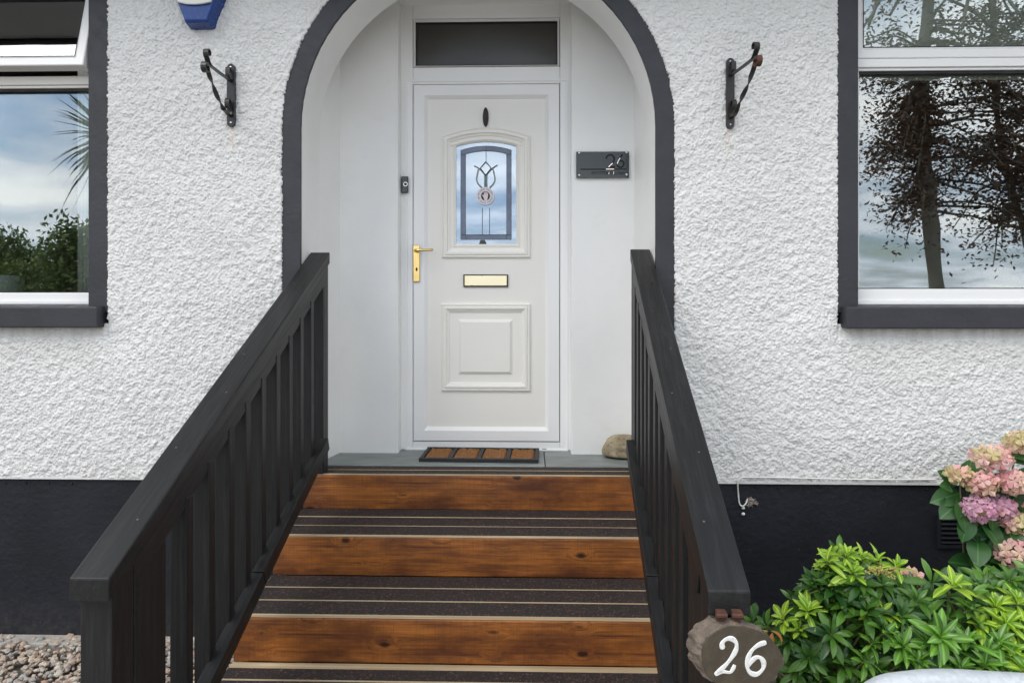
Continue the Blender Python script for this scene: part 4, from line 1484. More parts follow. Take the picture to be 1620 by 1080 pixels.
obj('frayed_sheath', join(*fr_, ([v + fz for v in blob((0.016, 0.007, 0.015), 8, 0.5, 3, 2)[0]], blob((0.016, 0.007, 0.015), 8, 0.5, 3, 2)[1])), M['frayed'], cab)

# ------------------------------------------------------------------ log slice sign under the right handrail
YSG = CAM_Y + 1.56
sgc = P(1172, 1040, YSG)
sgn = thing('log_slice_sign', sgc, 'sawn log slice with white painted 26 hanging under the right handrail', 'sign')
kx = 1.56 / F_PX
rx, rz = 66 * kx, 50 * kx
Ms = Matrix.Translation(sgc) @ Matrix.Rotation(math.radians(6), 4, 'Z') @ Matrix.Rotation(math.radians(12), 4, 'Y')
out_ = []
N = 64
for i in range(N):
    t = 2 * PI * i / N
    k_ = 1 + 0.02 * math.sin(3 * t + 1) + 0.014 * math.sin(7 * t)
    out_.append((rx * k_ * math.cos(t), rz * k_ * math.sin(t)))
obj('slice_face', slab(out_, -0.003, 0.036), M['slice'], sgn, bevel=0.001, matrix=Ms)
V, Fc = [], []
rows = [(1.003, -0.001), (1.03, 0.001), (1.05, 0.012), (1.04, 0.028), (1.02, 0.044), (0.98, 0.046)]
for sc_k, y in rows:
    for i in range(N):
        t = 2 * PI * i / N
        rag = 1 + (0.022 * math.sin(11 * t + y * 90) + 0.02 * math.sin(17 * t + 2) + random.uniform(-0.022, 0.022)) * (1 if sc_k > 1.01 else 0)
        cut = 1.0 if sc_k <= 1.01 else (0.94 if 0.2 < t < 1.1 else 1)
        V.append((out_[i][0] * sc_k * rag * cut - (0.42 * max(0, y - 0.001) if y < 0.03 else 0.016), y, out_[i][1] * sc_k * rag * cut))
for j in range(len(rows) - 1):
    for i in range(N):
        q_ = (i + 1) % N
        Fc.append((j * N + i, j * N + q_, j * N + N + q_, j * N + N + i))
obj('bark_rim', (V, Fc), M['bark_light'], sgn, smooth=False, matrix=Ms)


def on_sign(zx, zy):
    p = P(1060 + zx / 7.715, 940 + zy / 7.715, YSG)
    q_ = Ms.inverted() @ p
    return Ms @ Vector((q_.x, -0.0042, q_.z))


def brush(pts, w0, name='painted_numeral'):
    q = smooth_line([on_sign(*p) for p in pts], 5)
    parts = []
    n = len(q)
    V, Fc = [], []
    nrm = (Ms.to_3x3() @ Vector((0, 1, 0))).normalized()
    for i, p in enumerate(q):
        t = (q[min(i + 1, n - 1)] - q[max(i - 1, 0)]).normalized()
        a = t.cross(nrm).normalized()
        w_ = w0 * (0.86 + 0.16 * math.sin(i * 0.5)) * (0.72 if i in (0, n - 1) else 1)
        V += [p + a * w_ / 2 + nrm * 0.0008, p + a * w_ * 0.3 - nrm * 0.0009, p - a * w_ * 0.3 - nrm * 0.0009, p - a * w_ / 2 + nrm * 0.0008]
    for i in range(n - 1):
        for k_ in range(3):
            Fc.append((i * 4 + k_, i * 4 + k_ + 1, i * 4 + 5 + k_, i * 4 + 4 + k_))
    return V, Fc


obj('painted_numeral', join(brush([(630, 640), (618, 580), (660, 530), (735, 520), (795, 570), (800, 640), (765, 715), (690, 810), (610, 885), (530, 950)], 0.0120),
                            brush([(535, 948), (620, 915), (715, 930), (755, 890), (780, 838)], 0.0095)), M['whitepaint'], sgn)
obj('painted_numeral', brush([(1180, 590), (1090, 612), (1005, 670), (952, 760), (938, 870), (975, 945), (1055, 972), (1130, 920), (1150, 845), (1115, 780), (1055, 765), (995, 805), (955, 865)], 0.0118), M['whitepaint'], sgn)
for x in (1141, 1166):
    c = P(x, 974, YSG + 0.01)
    obj('rusty_hinge', join(box(c.x - 0.011, c.x + 0.011, c.y - 0.004, c.y + 0.05, c.z - 0.004, c.z + 0.012), box(c.x - 0.010, c.x + 0.010, c.y + 0.002, c.y + 0.008, c.z - 0.035, c.z - 0.0045)), M['rust'], sgn, bevel=0.0015)
    obj('rusty_hinge', tube([(c.x - 0.012, c.y - 0.003, c.z + 0.003), (c.x + 0.012, c.y - 0.003, c.z + 0.003)], 0.006, 8), M['rust'], sgn)

# ------------------------------------------------------------------ galvanised gate by the camera
YG0 = CAM_Y + 1.22
gt = thing('tubular_gate', (1.1, YG0, 0), 'galvanised tubular gate with rounded corner at the bottom right', 'gate')
p0, p1, p2, p3 = P(1347, 1125, YG0), P(1440, 1083, YG0), P(1500, 1080, YG0), P(1630, 1087, YG0 - 0.01)
g0 = P(1362, 1100, YG0)
top = [(g0.x - 0.035, YG0, 0.05), (g0.x - 0.035, YG0, 0.6), (g0.x - 0.033, YG0, p0.z - 0.05), p0 + Vector((0.003, 0, -0.004)), P(1392, 1093, YG0), p1, p2, p3, p3 + (p3 - p2).normalized() * 0.5]
obj('gate_frame', tube(smooth_line(top, 6), 0.0225, 16), M['galv'], gt, smooth=True)
for z in (0.12, 0.62):
    obj('gate_bar', tube([(g0.x - 0.035, YG0, z), (p3.x + 0.5, YG0 - 0.03, z - 0.02)], 0.016, 12), M['galv'], gt, smooth=True)
for i in range(1, 6):
    x = g0.x + 0.12 * i
    obj('gate_bar', tube([(x, YG0 - 0.002, 0.12), (x, YG0 - 0.002, 0.62)], 0.008, 10), M['galv'], gt, smooth=True)

# ------------------------------------------------------------------ gravel
base = []
for s in range(5):
    v, f = blob((1, 0.75, 0.5), s * 3.1, 0.4, 1.6, 1)
    base.append((np.array([tuple(q) for q in v]), np.array(f)))
Vs, Fs, offv = [], [], 0
for s, (bv, bfc) in enumerate(base):
    n = 1150
    mats = []
    for i in range(n):
        x = random.uniform(-3.2, -0.98)
        y = -random.uniform(0.02, 1.75)
        if random.random() < 0.35:
            y = -random.uniform(0.02, 0.7)
        r = 0.007 + 0.017 * random.random() ** 1.2
        m = Matrix.Translation((x, y, random.uniform(-0.012, 0.012) + (0.012 if y > -0.12 else 0))) @ Matrix.Rotation(random.uniform(0, 6.28), 4, 'Z') @ Matrix.Rotation(random.gauss(0, 0.35), 4, 'X') @ Matrix.Diagonal((r, r, r, 1))
        mats.append(np.array(m))
    V, Fc = scatter(bv, bfc, mats)
    Vs.append(V)
    Fs.append(Fc + offv)
    offv += len(V)
tag(link('gravel', arrays_mesh('gravel', np.concatenate(Vs), np.concatenate(Fs), M['gravel'], False)),
    'mixed brown and grey gravel along the foot of the wall', 'gravel', kind='stuff')


# ------------------------------------------------------------------ leaves and plants
def leaf_mesh(name, L, W, mat, fold=0.25, droop=0.18, tipw=0.62, n=6, wave=0.0):
    """leaf along +x, midrib at y=0, widest at tipw of its length"""
    V, Fc = [], []
    for i in range(n + 1):
        t = i / n
        if t < tipw:
            w_ = math.sin(0.5 * PI * (t / tipw)) ** 0.85
        else:
            w_ = math.cos(0.5 * PI * ((t - tipw) / (1 - tipw))) ** 0.75
        w_ = max(w_, 0.06 if i < n else 0.01) * W / 2
        z = -droop * L * t * t + 0.04 * L * math.sin(PI * t)
        e = wave * L * math.sin(t * 9)
        V += [(L * t, w_, z + fold * w_ + e), (L * t, 0, z), (L * t, -w_, z + fold * w_ - e)]
    for i in range(n):
        a = i * 3
        Fc += [(a, a + 1, a + 4, a + 3), (a + 1, a + 2, a + 5, a + 4)]
    me = bpy.data.meshes.new(name)
    me.from_pydata(V, [], Fc)
    me.polygons.foreach_set('use_smooth', [True] * len(me.polygons))
    me.materials.append(mat)
    return me


PL = {k: [leaf_mesh('leaf', 0.072 * random.uniform(0.7, 1.15), 0.0215 * random.uniform(0.85, 1.2), M[k], random.uniform(0.15, 0.6), random.uniform(0.0, 0.5), random.uniform(0.55, 0.68), 7, random.uniform(0, 0.012)) for _ in range(9)] for k in ('leaf_mature', 'leaf_young', 'leaf_red')}


def frame_from(d, roll=0.0):
    """matrix with +x along d"""
    d = d.normalized()
    up = Vector((0, 0, 1))
    y = up.cross(d)
    if y.length < 1e-3:
        y = Vector((0, 1, 0))
    y.normalize()
    z = d.cross(y)
    return Matrix((d, y, z)).transposed().to_4x4() @ Matrix.Rotation(roll, 4, 'X')


def whorl(c, axis, n, size, spread):
    """leaf matrices in a rosette round the shoot tip c"""
    out = []
    axis = axis.normalized()
    a = axis.cross(Vector((0.3, 0.2, 1))).normalized() if abs(axis.z) < 0.95 else axis.cross(Vector((1, 0, 0))).normalized()
    b = axis.cross(a)
    ph = random.uniform(0, 6.28)
    for i in range(n):
        t = ph + i * 2.399 + random.uniform(-0.2, 0.2)
        k = (i + 0.5) / n
        el = spread * (0.35 + 0.85 * k) + random.uniform(-0.1, 0.1)
        d = axis * math.cos(el) + (a * math.cos(t) + b * math.sin(t)) * math.sin(el)
        # leaf upper side should look towards the axis
        m = frame_from(d)
        zc_ = m.to_3x3() @ Vector((0, 0, 1))
        want = (axis - d * axis.dot(d))
        if want.length > 1e-3:
            want.normalize()
            yv = want.cross(d).normalized()
            m = Matrix((d, yv, d.cross(yv))).transposed().to_4x4()
        m = m @ Matrix.Rotation(random.uniform(-0.25, 0.25), 4, 'X')
        s = size * random.uniform(0.7, 1.15) * (0.66 + 0.48 * k)
        m.translation = c + d * 0.004 - axis * 0.018 * k
        out.append(m @ Matrix.Diagonal((s, s, s, 1)))
    return out


def pieris(label, shoots, foot, extra, young_above):
    """shoots: (point, axis, size, leaves, kind) facing the camera; extra: number of inner shoots"""
    T = thing('pieris_shrub', foot, label, 'shrub', 'green shrubs beside the steps')
    more = []
    for c, ax, size, n, kind in shoots:
        if random.random() < 0.75:
            more.append((c + Vector((random.uniform(-.07, .07), random.uniform(-.01, .05), random.uniform(-.07, .01))), ax + Vector((random.uniform(-.5, .5), random.uniform(-.3, .2), 0)), size * random.uniform(.65, .95), n - 2, 'leaf_mature' if random.random() < .6 else kind))
    shoots = shoots + more
    stems, inner = [], {'leaf_mature': [], 'leaf_young': []}
    cen = sum((s[0] for s in shoots), Vector()) / len(shoots)
    count = 0
    for c, ax, size, n, kind in sorted(shoots, key=lambda s: (s[4] != 'leaf_young', s[0].y)):
        mid = c * 0.55 + foot * 0.45 + Vector((random.uniform(-.04, .04), random.uniform(-.02, .06), -0.02))
        stems.append(tube(smooth_line([foot + Vector((random.uniform(-.05, .05), random.uniform(-.05, .05), 0)), mid, c - ax.normalized() * 0.06, c], 3), [0.006] * 4 + [0.004] * 3 + [0.0026] * 3, 5))
        for m in whorl(c, ax, n + 3, size, random.uniform(1.0, 1.35)):
            if count < 300:
                link('leaf', random.choice(PL[kind]), T, m)
                count += 1
            else:
                inner[kind].append(m)
        # older leaves further down the shoot
        for m in whorl(c - ax.normalized() * 0.045, ax, max(3, n // 2), size * 0.95, 1.75):
            inner['leaf_mature'].append(m)
    for i in range(extra):
        c0, ax, *_ = random.choice(shoots)
        c = c0 + Vector((random.uniform(-.09, .09), random.uniform(0.02, 0.2), random.uniform(-0.26, -0.03)))
        c.z = max(c.z, 0.06)
        inner['leaf_mature'] += whorl(c, Vector((random.uniform(-.6, .6), -0.7, random.uniform(0.2, 1))), 8, 1.0, 1.25)
    for kind, ms in inner.items():
        if not ms:
            continue
        src = PL[kind][0]
        bv = np.array([v.co[:] for v in src.vertices])
        bq = np.array([p.vertices[:] for p in src.polygons])
        V, Fc = scatter(bv, bq, [np.array(m) for m in ms])
        o = link('foliage', arrays_mesh('foliage', V, Fc, M[kind]), T)
        o['kind'] = 'stuff'
    obj('stems', join(*stems), M['stem'], T, smooth=True)
    return T


def shoot(x, y, Y, kind='leaf_mature', size=1.0, n=11, lean=None):
    c = P(x, y, Y)
    ax = Vector(lean) if lean else Vector((random.uniform(-.35, .35), -random.uniform(0.25, 0.7), random.uniform(0.7, 1)))
    return (c, ax, size, n, kind)


random.seed(31)
Yb = -0.78
s1 = [shoot(1318, 880, Yb + .06, 'leaf_young', .95, 10, (-.3, -.25, 1)), shoot(1340, 878, Yb + .02, 'leaf_young', 1.0, 11, (0, -.25, 1)), shoot(1365, 884, Yb + .05, 'leaf_young', .95, 11, (.1, -.3, 1)),
      shoot(1388, 885, Yb + .04, 'leaf_young', .9, 10, (.2, -.3, 1)), shoot(1350, 905, Yb - .03, 'leaf_young', 1.05, 12, (-.1, -.6, 1)), shoot(1418, 896, Yb + .02, 'leaf_young', 1.0, 10, (.35, -.35, 1)),
      shoot(1308, 887, Yb + .02, 'leaf_young', .85, 8, (-.5, -.3, 1)), shoot(1290, 925, Yb + .03), shoot(1318, 930, Yb - .02), shoot(1362, 925, Yb - .04), shoot(1395, 925, Yb, 'leaf_mature'),
      shoot(1278, 965, Yb - .05, 'leaf_young', 1.05, 12, (-.2, -.5, 1)), shoot(1238, 978, Yb - .03, 'leaf_young', .95, 9, (-.6, -.3, .9)), shoot(1315, 1003, Yb - .1, 'leaf_mature', 1.1, 12, (0, -.8, .8)),
      shoot(1280, 1040, Yb - .08, 'leaf_mature', 1.05, 11, (-.2, -.9, .5)), shoot(1335, 1050, Yb - .1), shoot(1370, 967, Yb - .08, 'leaf_mature', 1.1, 12, (-.2, -.4, 1)), shoot(1395, 968, Yb - .06, 'leaf_young', 1.0, 10, (.2, -.4, 1)),
      shoot(1428, 1022, Yb - .16, 'leaf_mature', 1.15, 13, (0, -.7, .8)), shoot(1487, 1008, Yb - .2, 'leaf_mature', 1.35, 13, (.05, -.8, .75)), shoot(1450, 950, Yb - .02, 'leaf_mature', 1.1, 10, (.1, -.6, .9)),
      shoot(1400, 1000, Yb - .13), shoot(1250, 1010, Yb - .02, 'leaf_mature', .95, 10, (-.5, -.6, .7)), shoot(1370, 1045, Yb - .14), shoot(1260, 1062, Yb - .02, 'leaf_mature', 1, 10, (-.4, -.8, .3)),
      shoot(1310, 965, Yb - .02), shoot(1340, 960, Yb - .05), shoot(1425, 975, Yb - .08), shoot(1455, 1045, Yb - .2), shoot(1300, 1075, Yb - .08), shoot(1345, 1085, Yb - .1), shoot(1225, 1030, Yb + .05, 'leaf_mature', .9, 8)]
pieris('glossy green shrub with lime tips nearest the log slice sign', s1, Vector((P(1345, 1000, Yb).x, Yb + .12, 0.0)), 95, 0)
s2 = [shoot(1508, 925, Yb - .05, 'leaf_young', 1.15, 9, (.1, -.35, 1)), shoot(1553, 930, Yb + .02, 'leaf_mature', 1.0, 10, (0, -.5, 1)), shoot(1597, 918, Yb + .05, 'leaf_mature', 1.1, 13, (0, -.6, 1)),
      shoot(1640, 915, Yb + .05, 'leaf_mature', 1.1, 12), shoot(1575, 958, Yb - .05, 'leaf_young', 1.0, 12), shoot(1610, 950, Yb - .06, 'leaf_young', 1.0, 12), shoot(1592, 985, Yb - .1, 'leaf_young', 1.05, 12, (-.1, -.6, 1)),
      shoot(1550, 985, Yb - .1, 'leaf_young', .95, 11), shoot(1530, 965, Yb - .08, 'leaf_mature', 1.0, 11), shoot(1558, 1052, Yb - .2, 'leaf_mature', 1.1, 13, (-.05, -.5, 1)), shoot(1600, 1030, Yb - .16, 'leaf_young', 1, 11),
      shoot(1530, 1015, Yb - .16, 'leaf_mature', 1, 10), shoot(1620, 1060, Yb - .2, 'leaf_young', 1.0, 11), shoot(1580, 1015, Yb - .15, 'leaf_mature', 1.0, 12), shoot(1640, 990, Yb - .12, 'leaf_young', 1, 11), shoot(1670, 960, Yb, 'leaf_mature', 1, 12),
      shoot(1520, 1055, Yb - .2, 'leaf_mature', 1, 11), shoot(1590, 1075, Yb - .2, 'leaf_mature', 1, 11), shoot(1660, 1030, Yb - .16, 'leaf_young', 1, 11), shoot(1700, 930, Yb, 'leaf_mature', 1, 11), shoot(1720, 1000, Yb - .1, 'leaf_mature', 1, 11)]
pieris('bright green shrub at the right edge below the hydrangea', s2, Vector((P(1600, 1000, Yb).x, Yb + .1, 0.0)), 95, 0)
# a few orange leaves and a flower spray on the first shrub
sh = [o for o in bpy.data.objects if o.name == 'pieris_shrub'][0]
for x, y, dx, dz in ((1216, 998, -.9, .05), (1222, 1000, -.2, -.6), (1228, 998, .5, -.8), (1220, 997, .5, -.2)):
    link('leaf', PL['leaf_red'][0], sh, Matrix.Translation(P(x, y, Yb - .12)) @ frame_from(Vector((dx, -.3, dz))) @ Matrix.Diagonal((.7, .8, .8, 1)))
fl = []
for i in range(8):
    a = P(1368 + i * 5, 905 + random.uniform(-6, 4), Yb - .06)
    b = a + Vector((random.uniform(.02, .06), -0.02, random.uniform(-0.01, .03)))
    fl.append(tube([a, (a + b) / 2 + Vector((0, 0, .008)), b], 0.0012, 4))
    for k in range(9):
        c = a.lerp(b, k / 9) + Vector((random.uniform(-.006, .006), random.uniform(-.006, .002), random.uniform(-.006, .006)))
        v, f = blob((0.0035, 0.0035, 0.0035), k, 0, 1, 1)
        fl.append(([q + c for q in v], f))
fo = obj('flower_spray', join(*fl), M['stem_yellow'], sh)
fo['kind'] = 'stuff'

# hydrangea
random.seed(77)
Yh = -0.33
hyd = thing('hydrangea', P(1590, 1000, Yh) * 1.0 - Vector((0, 0, PZ(1590, 1000, Yh))), 'hydrangea bush with pink and peach flower heads against the wall at right', 'shrub', None)
hfoot = Vector((PX(1600, Yh), Yh + 0.08, 0))
HL = [leaf_mesh('leaf', 0.138, 0.088 * random.uniform(0.9, 1.1), M['leaf_hydrangea'], random.uniform(0.15, 0.4), random.uniform(0.1, 0.3), 0.48, 7, 0.006) for _ in range(4)]


def face_leaf(d, n=Vector((0, -0.8, 0.6))):
    """leaf pointing along d with its upper side turned towards n"""
    d = d.normalized()
    n = n + Vector((random.uniform(-.35, .35), 0, random.uniform(-.3, .3)))
    z = (n - d * n.dot(d)).normalized()
    y = z.cross(d)
    return Matrix((d, y, z)).transposed().to_4x4()


leaves = [(1520, 780, -1, -.15, 1), (1522, 792, -1, -.35, 1.05), (1515, 765, -.7, .5, .8), (1530, 775, .6, .1, .8), (1512, 790, .2, -1, 1), (1530, 812, -.35, -.9, .9), (1535, 815, .4, -.9, 1), (1550, 825, .55, -.7, 1.05),
          (1556, 845, -.1, -1, 1), (1600, 850, -.6, -.8, 1.1), (1588, 725, .9, .1, 1.1), (1600, 722, .8, .5, 1.0), (1570, 785, .8, -.3, 1), (1600, 790, .8, -.2, 1), (1590, 835, .7, -.4, 1), (1575, 855, .8, -.6, 1), (1605, 745, .9, -.4, 1),
          (1545, 790, -.5, -.6, 1), (1560, 772, .2, .3, .9), (1620, 740, .8, .2, 1.1), (1580, 880, -.2, -1, 1), (1610, 900, .5, -.8, 1), (1630, 830, .6, -.4, 1.1), (1640, 780, .6, .2, 1.1), (1525, 762, .1, .9, .8), (1505, 772, -.8, .3, .6), (1585, 895, -.6, -.6, 1), (1620, 880, .3, -.9, 1.1)]
for x, y, dx, dz, s in leaves:
    d = Vector((dx, -random.uniform(0.25, 0.6), dz))
    link('leaf', random.choice(HL), hyd, Matrix.Translation(P(x, y, Yh - random.uniform(0.02, 0.08))) @ face_leaf(d) @ Matrix.Diagonal((s * .95, s * .95, s * .95, 1)))
for i in range(120):
    p = P(random.uniform(1540, 1760), random.uniform(735, 960), Yh + random.uniform(-0.06, 0.12))
    link('leaf', random.choice(HL), hyd, Matrix.Translation(p) @ face_leaf(Vector((random.uniform(-1, 1), -random.uniform(.1, .5), random.uniform(-.9, .2)))))


def floret_mesh(mat, r=0.019):
    V, Fc = [(0, 0, 0.001)], []
    for k in range(4):
        a = k * PI / 2
        for da, rr, z in ((-.66, .55, .20), (-.48, .92, .12), (0, 1.08, .30), (.48, .92, .12), (.66, .55, .20)):
            V.append((r * rr * math.cos(a + da), r * rr * math.sin(a + da), r * z * random.uniform(0.4, 1.5)))
        b = 1 + k * 5
        Fc += [(0, b, b + 1), (0, b + 1, b + 2), (0, b + 2, b + 3), (0, b + 3, b + 4)]
    me = bpy.data.meshes.new('floret')
    me.from_pydata(V, [], Fc)
    me.materials.append(mat)
    return me


FLO = {k: [floret_mesh(M[k], random.uniform(0.023, 0.029)) for _ in range(4)] for k in ('petal_peach', 'petal_pink', 'petal_mauve', 'petal_cream')}
heads = [(1612, 698, 22, 14, 'peach cream'), (1567, 722, 30, 16, 'peach pink pink cream'), (1518, 750, 18, 9, 'pink peach cream'), (1552, 763, 24, 15, 'peach cream pink'), (1600, 762, 24, 15, 'pink peach'), (1548, 803, 23, 18, 'mauve'),
         (1585, 805, 19, 17, 'pink mauve'), (1612, 825, 26, 15, 'cream peach'), (1608, 875, 30, 18, 'peach pink cream'), (1650, 800, 26, 20, 'peach pink'), (1660, 720, 26, 20, 'peach cream')]
hst = []
for x, y, rxp, rzp, mix_ in heads:
    Yc = Yh - 0.10 + random.uniform(-0.03, 0.03)
    c = P(x, y, Yc)
    kk = (Yc - CAM_Y) / F_PX
    a, b = rxp * kk * 0.92, rzp * kk * 1.0
    core = obj('flower_head', blob((a * .72, a * .6, b * .72), x, .2, 2, 2), M['petal_cream'], hyd, matrix=Matrix.Translation(c))
    hst.append(tube([hfoot + Vector((random.uniform(-.1, .1), 0, 0)), c * .6 + hfoot * .4 + Vector((0, .08, 0)), c], [0.005, 0.004, 0.003], 5))
    kinds = ['petal_' + k for k in mix_.split()]
    for i in range(19):
        u = (i + 0.5) / 19
        ph = i * 2.399
        # front and upper half of the ball
        zz_ = 1 - 1.25 * u
        rr = math.sqrt(max(0, 1 - zz_ * zz_))
        d = Vector((rr * math.cos(ph), -zz_ * 0.85 - 0.1, rr * math.sin(ph) + 0.12)).normalized()
        p = c + Vector((d.x * a, d.y * a * 0.8, d.z * b))
        m = Matrix.Translation(p) @ d.to_track_quat('Z', 'Y').to_matrix().to_4x4() @ Matrix.Rotation(random.uniform(0, 1.6), 4, 'Z') @ Matrix.Rotation(random.uniform(-.45, .45), 4, 'X')
        link('floret', random.choice(FLO[random.choice(kinds)]), core, m)
obj('stems', join(*hst), M['stem'], hyd, smooth=True)
lowf = P(1443, 912, -0.55)
core = obj('flower_head', blob((0.03, 0.03, 0.022), 2, .2, 2, 2), M['petal_cream'], hyd, matrix=Matrix.Translation(lowf))
for i in range(9):
    d = Vector((random.uniform(-1, 1), -random.uniform(.3, 1), random.uniform(-.2, 1))).normalized()
    link('floret', random.choice(FLO['petal_pink']), core, Matrix.Translation(lowf + Vector((d.x * .04, d.y * .03, d.z * .028))) @ d.to_track_quat('Z', 'Y').to_matrix().to_4x4())


# ------------------------------------------------------------------ trees before the house, seen mirrored in the panes
def quad_leaf(L, W):
    return np.array([(0, 0, 0), (L * .5, W / 2, L * .08), (L, 0, 0), (L * .5, -W / 2, L * .08)]), np.array([(0, 1, 2, 3)])


def rot_to(d):
    return np.array(frame_from(Vector(d), random.uniform(-1.2, 1.2)))


random.seed(101)
# copper-leaved tree
tb = PR(1478, 455, 13)
ct = thing('copper_tree', (tb.x, tb.y, 0), 'tall dark copper-leaved tree mirrored in the right window', 'tree', 'trees mirrored in the windows')
tr_pts = [Vector((tb.x + 0.12, tb.y, -0.1)), Vector((tb.x + .05, tb.y, 1.6)), PR(1470, 330, 13), PR(1460, 200, 13.1), PR(1462, 60, 13.2), PR(1470, -120, 13.2)]
limbs = [(smooth_line(tr_pts, 4), [0.155] * 5 + [0.135] * 5 + [0.12] * 5 + [0.1] * 6)]
t2 = [Vector((PR(1640, 455, 13.4).x, PR(1640, 455, 13.4).y, -0.1)), PR(1630, 400, 13.4), PR(1600, 300, 13.5), PR(1578, 180, 13.5), PR(1570, 40, 13.6), PR(1560, -100, 13.6)]
limbs.append((smooth_line(t2, 4), [0.085] * 5 + [0.075] * 6 + [0.06] * 10))
twigs = []
for i in range(170):
    if i < 62:                      # left of the main trunk: thin
        x0, x1 = 1465, random.uniform(1362, 1462)
        y0 = random.uniform(70, 330)
        y1 = y0 + random.uniform(-20, 55) + (40 if x1 > 1420 else 0)
        if y1 > 300 and x1 < 1400:
            continue
    else:                           # right: dense, drooping
        x0 = random.choice((1468, 1590, 1600))
        x1 = random.uniform(1475, 1760)
        y0 = random.uniform(20, 340)
        y1 = y0 + random.uniform(0, 90) * (1 if x1 > 1500 else .4)
    Dd = random.uniform(12.2, 14.2)
    a, b = PR(x0, y0, 13.1), PR(x1, min(y1, 432), Dd)
    mid = (a + b) / 2 + Vector((0, 0, random.uniform(0.05, 0.3)))
    ln = smooth_line([a, mid, b], 5)
    limbs.append((ln, [0.020 * (1 - i_ / 12) + 0.005 for i_ in range(len(ln))]))
    twigs.append(ln)
for i in range(50):
    a = PR(random.choice((1465, 1570)), random.uniform(-260, 60), 13.2)
    b = PR(random.uniform(1340, 1800), random.uniform(-300, 60), random.uniform(12, 14.5))
    ln = smooth_line([a, (a + b) / 2 + Vector((0, 0, .3)), b], 5)
    limbs.append((ln, [0.03] * len(ln)))
    twigs.append(ln)
obj('trunk', join(*[tube(p, r, 9 if i < 2 else 4) for i, (p, r) in enumerate(limbs)]), M['bark'], ct, smooth=True)
mats = []
for ln in twigs:
    for k in range(128):
        t = random.random() ** 0.6
        i = min(int(t * (len(ln) - 1)), len(ln) - 2)
        p = ln[i].lerp(ln[i + 1], random.random())
        sp_ = 0.06 + 0.24 * t
        p = p + Vector((random.gauss(0, sp_), random.gauss(0, sp_), random.gauss(0, sp_ * .55)))
        m = rot_to((random.uniform(-1, 1), random.uniform(-1, 1), random.uniform(-.7, .3)))
        m[:3, 3] = p
        mats.append(m)
v, f = quad_leaf(0.098, 0.046)
V, Fc = scatter(v, f, mats)
link('crown', arrays_mesh('crown', V, Fc, M['leaf_copper'], False), ct)

# cordyline
pc_ = PR(176, 218, 9.5)
cy = thing('palm', (pc_.x, pc_.y, 0), 'spiky palm with long sword leaves mirrored in the left window', 'tree', 'trees mirrored in the windows')
obj('trunk', tube([(pc_.x, pc_.y, -0.1), (pc_.x + .05, pc_.y, 1.8), (pc_.x, pc_.y, pc_.z)], [0.11, 0.09, 0.08], 10), M['bark'], cy, smooth=True)
V, Fc = [], []
for i in range(170):
    d = Vector((random.gauss(0, 1), random.gauss(0, 1), random.gauss(0.15, .75))).normalized()
    L = random.uniform(0.7, 1.0)
    side = d.cross(Vector((0, 0, 1))).normalized()
    o = len(V)
    for k in range(6):
        t = k / 5
        w_ = 0.042 * (0.5 + 1.2 * t if t < .4 else (1 - t) / .6) + 0.001
        p = pc_ + d * (L * t) + Vector((0, 0, -0.22 * L * t * t * (1.2 - d.z)))
        V += [p - side * w_, p + side * w_]
    for k in range(5):
        Fc.append((o + 2 * k, o + 2 * k + 1, o + 2 * k + 3, o + 2 * k + 2))
obj('crown', (V, Fc), M['leaf_palm'], cy)

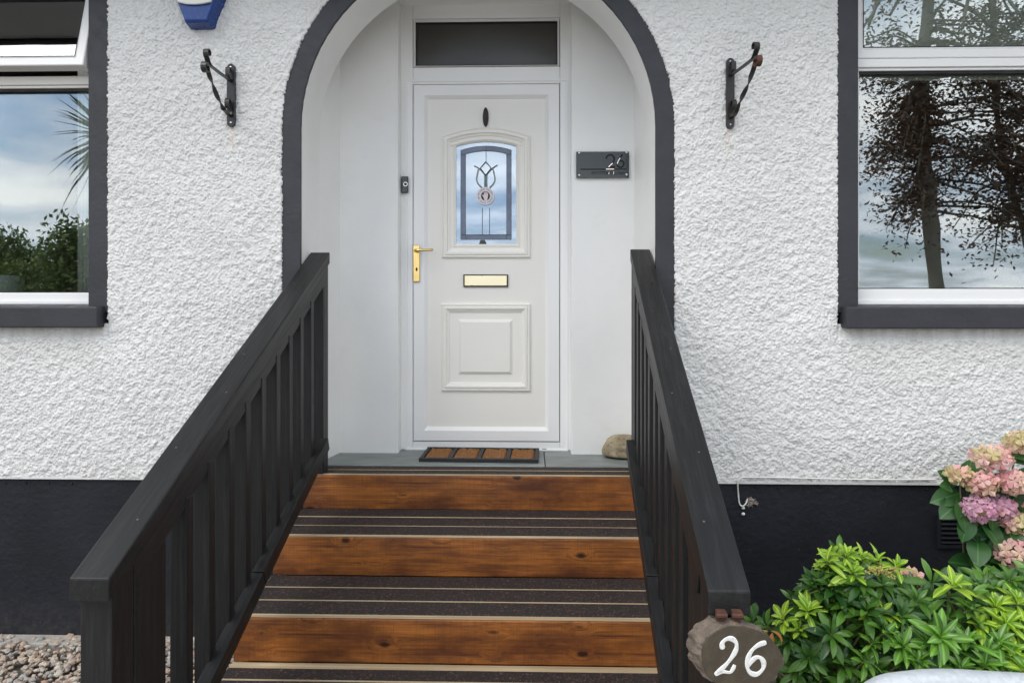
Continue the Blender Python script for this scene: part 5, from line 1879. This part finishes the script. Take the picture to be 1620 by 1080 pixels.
# bushy trees and a tall hedge further off, in the left pane
def bushy(px, ptop, D_, wpx, label, n=2600):
    t0_ = PR(px, ptop, D_)
    T = thing('bushy_tree', (t0_.x, t0_.y, 0), label, 'tree', 'trees mirrored in the windows')
    h = t0_.z
    rx_ = wpx / 2 * D_ / F_PX
    obj('trunk', join(tube([(t0_.x, t0_.y, -0.1), (t0_.x + .1, t0_.y, h * .5), (t0_.x, t0_.y, h * .9)], [0.16, 0.11, 0.03], 8),
                      *[tube([(t0_.x, t0_.y, h * .3), (t0_.x + rx_ * .6 * math.cos(q), t0_.y + rx_ * .6 * math.sin(q), h * .65)], [0.07, 0.02], 5) for q in (0.4, 2.2, 4.1, 5.4)]), M['bark'], T)
    mats = []
    for c in range(34):
        a = random.uniform(0, 6.28)
        zc_ = random.uniform(0.12, 0.95)
        rr = rx_ * math.sqrt(random.random()) * (1.1 - 0.65 * zc_ ** 2)
        cc = Vector((t0_.x + rr * math.cos(a), t0_.y + rr * math.sin(a), h * zc_))
        for k in range(n // 34):
            m = rot_to((random.gauss(0, 1), random.gauss(0, 1), random.gauss(0, 1)))
            m[:3, 3] = cc + Vector((random.gauss(0, .28), random.gauss(0, .28), random.gauss(0, .22)))
            mats.append(m)
    v, f = quad_leaf(0.17, 0.09)
    V, Fc = scatter(v, f, mats)
    link('crown', arrays_mesh('crown', V, Fc, M['leaf_hedge'], False), T)


bushy(10, 362, 22, 75, 'rounded dark green tree leftmost in the left window reflection')
bushy(58, 380, 23, 60, 'low green tree left of the middle in the left window reflection')
bushy(112, 352, 18, 70, 'taller green tree mirrored at the right of the left window', 3400)
bushy(165, 372, 19, 80, 'green tree mirrored behind the curtain edge of the left window')
bushy(-50, 350, 22, 90, 'large green tree beyond the left edge of the left window')
a, b = PR(-60, 400, 20), PR(210, 400, 20)
hd = thing('hedge', ((a.x + b.x) / 2, a.y, 0), 'long clipped dark green hedge mirrored low in the left window', 'hedge')
mats = []
for i in range(9000):
    m = rot_to((random.gauss(0, 1), random.gauss(0, 1), random.gauss(0, 1)))
    z = 2.55 * random.random() ** 0.7
    m[:3, 3] = (random.uniform(min(a.x, b.x), max(a.x, b.x)), a.y + random.uniform(-.5, .5), z + 0.15 * math.sin(i))
    mats.append(m)
v, f = quad_leaf(0.16, 0.09)
V, Fc = scatter(v, f, mats)
link('hedge_leaves', arrays_mesh('hedge_leaves', V, Fc, M['leaf_hedge'], False), hd)
obj('hedge_core', box(min(a.x, b.x), max(a.x, b.x), a.y - .35, a.y + .35, -0.05, 2.0), M['leaf_hedge'], hd)
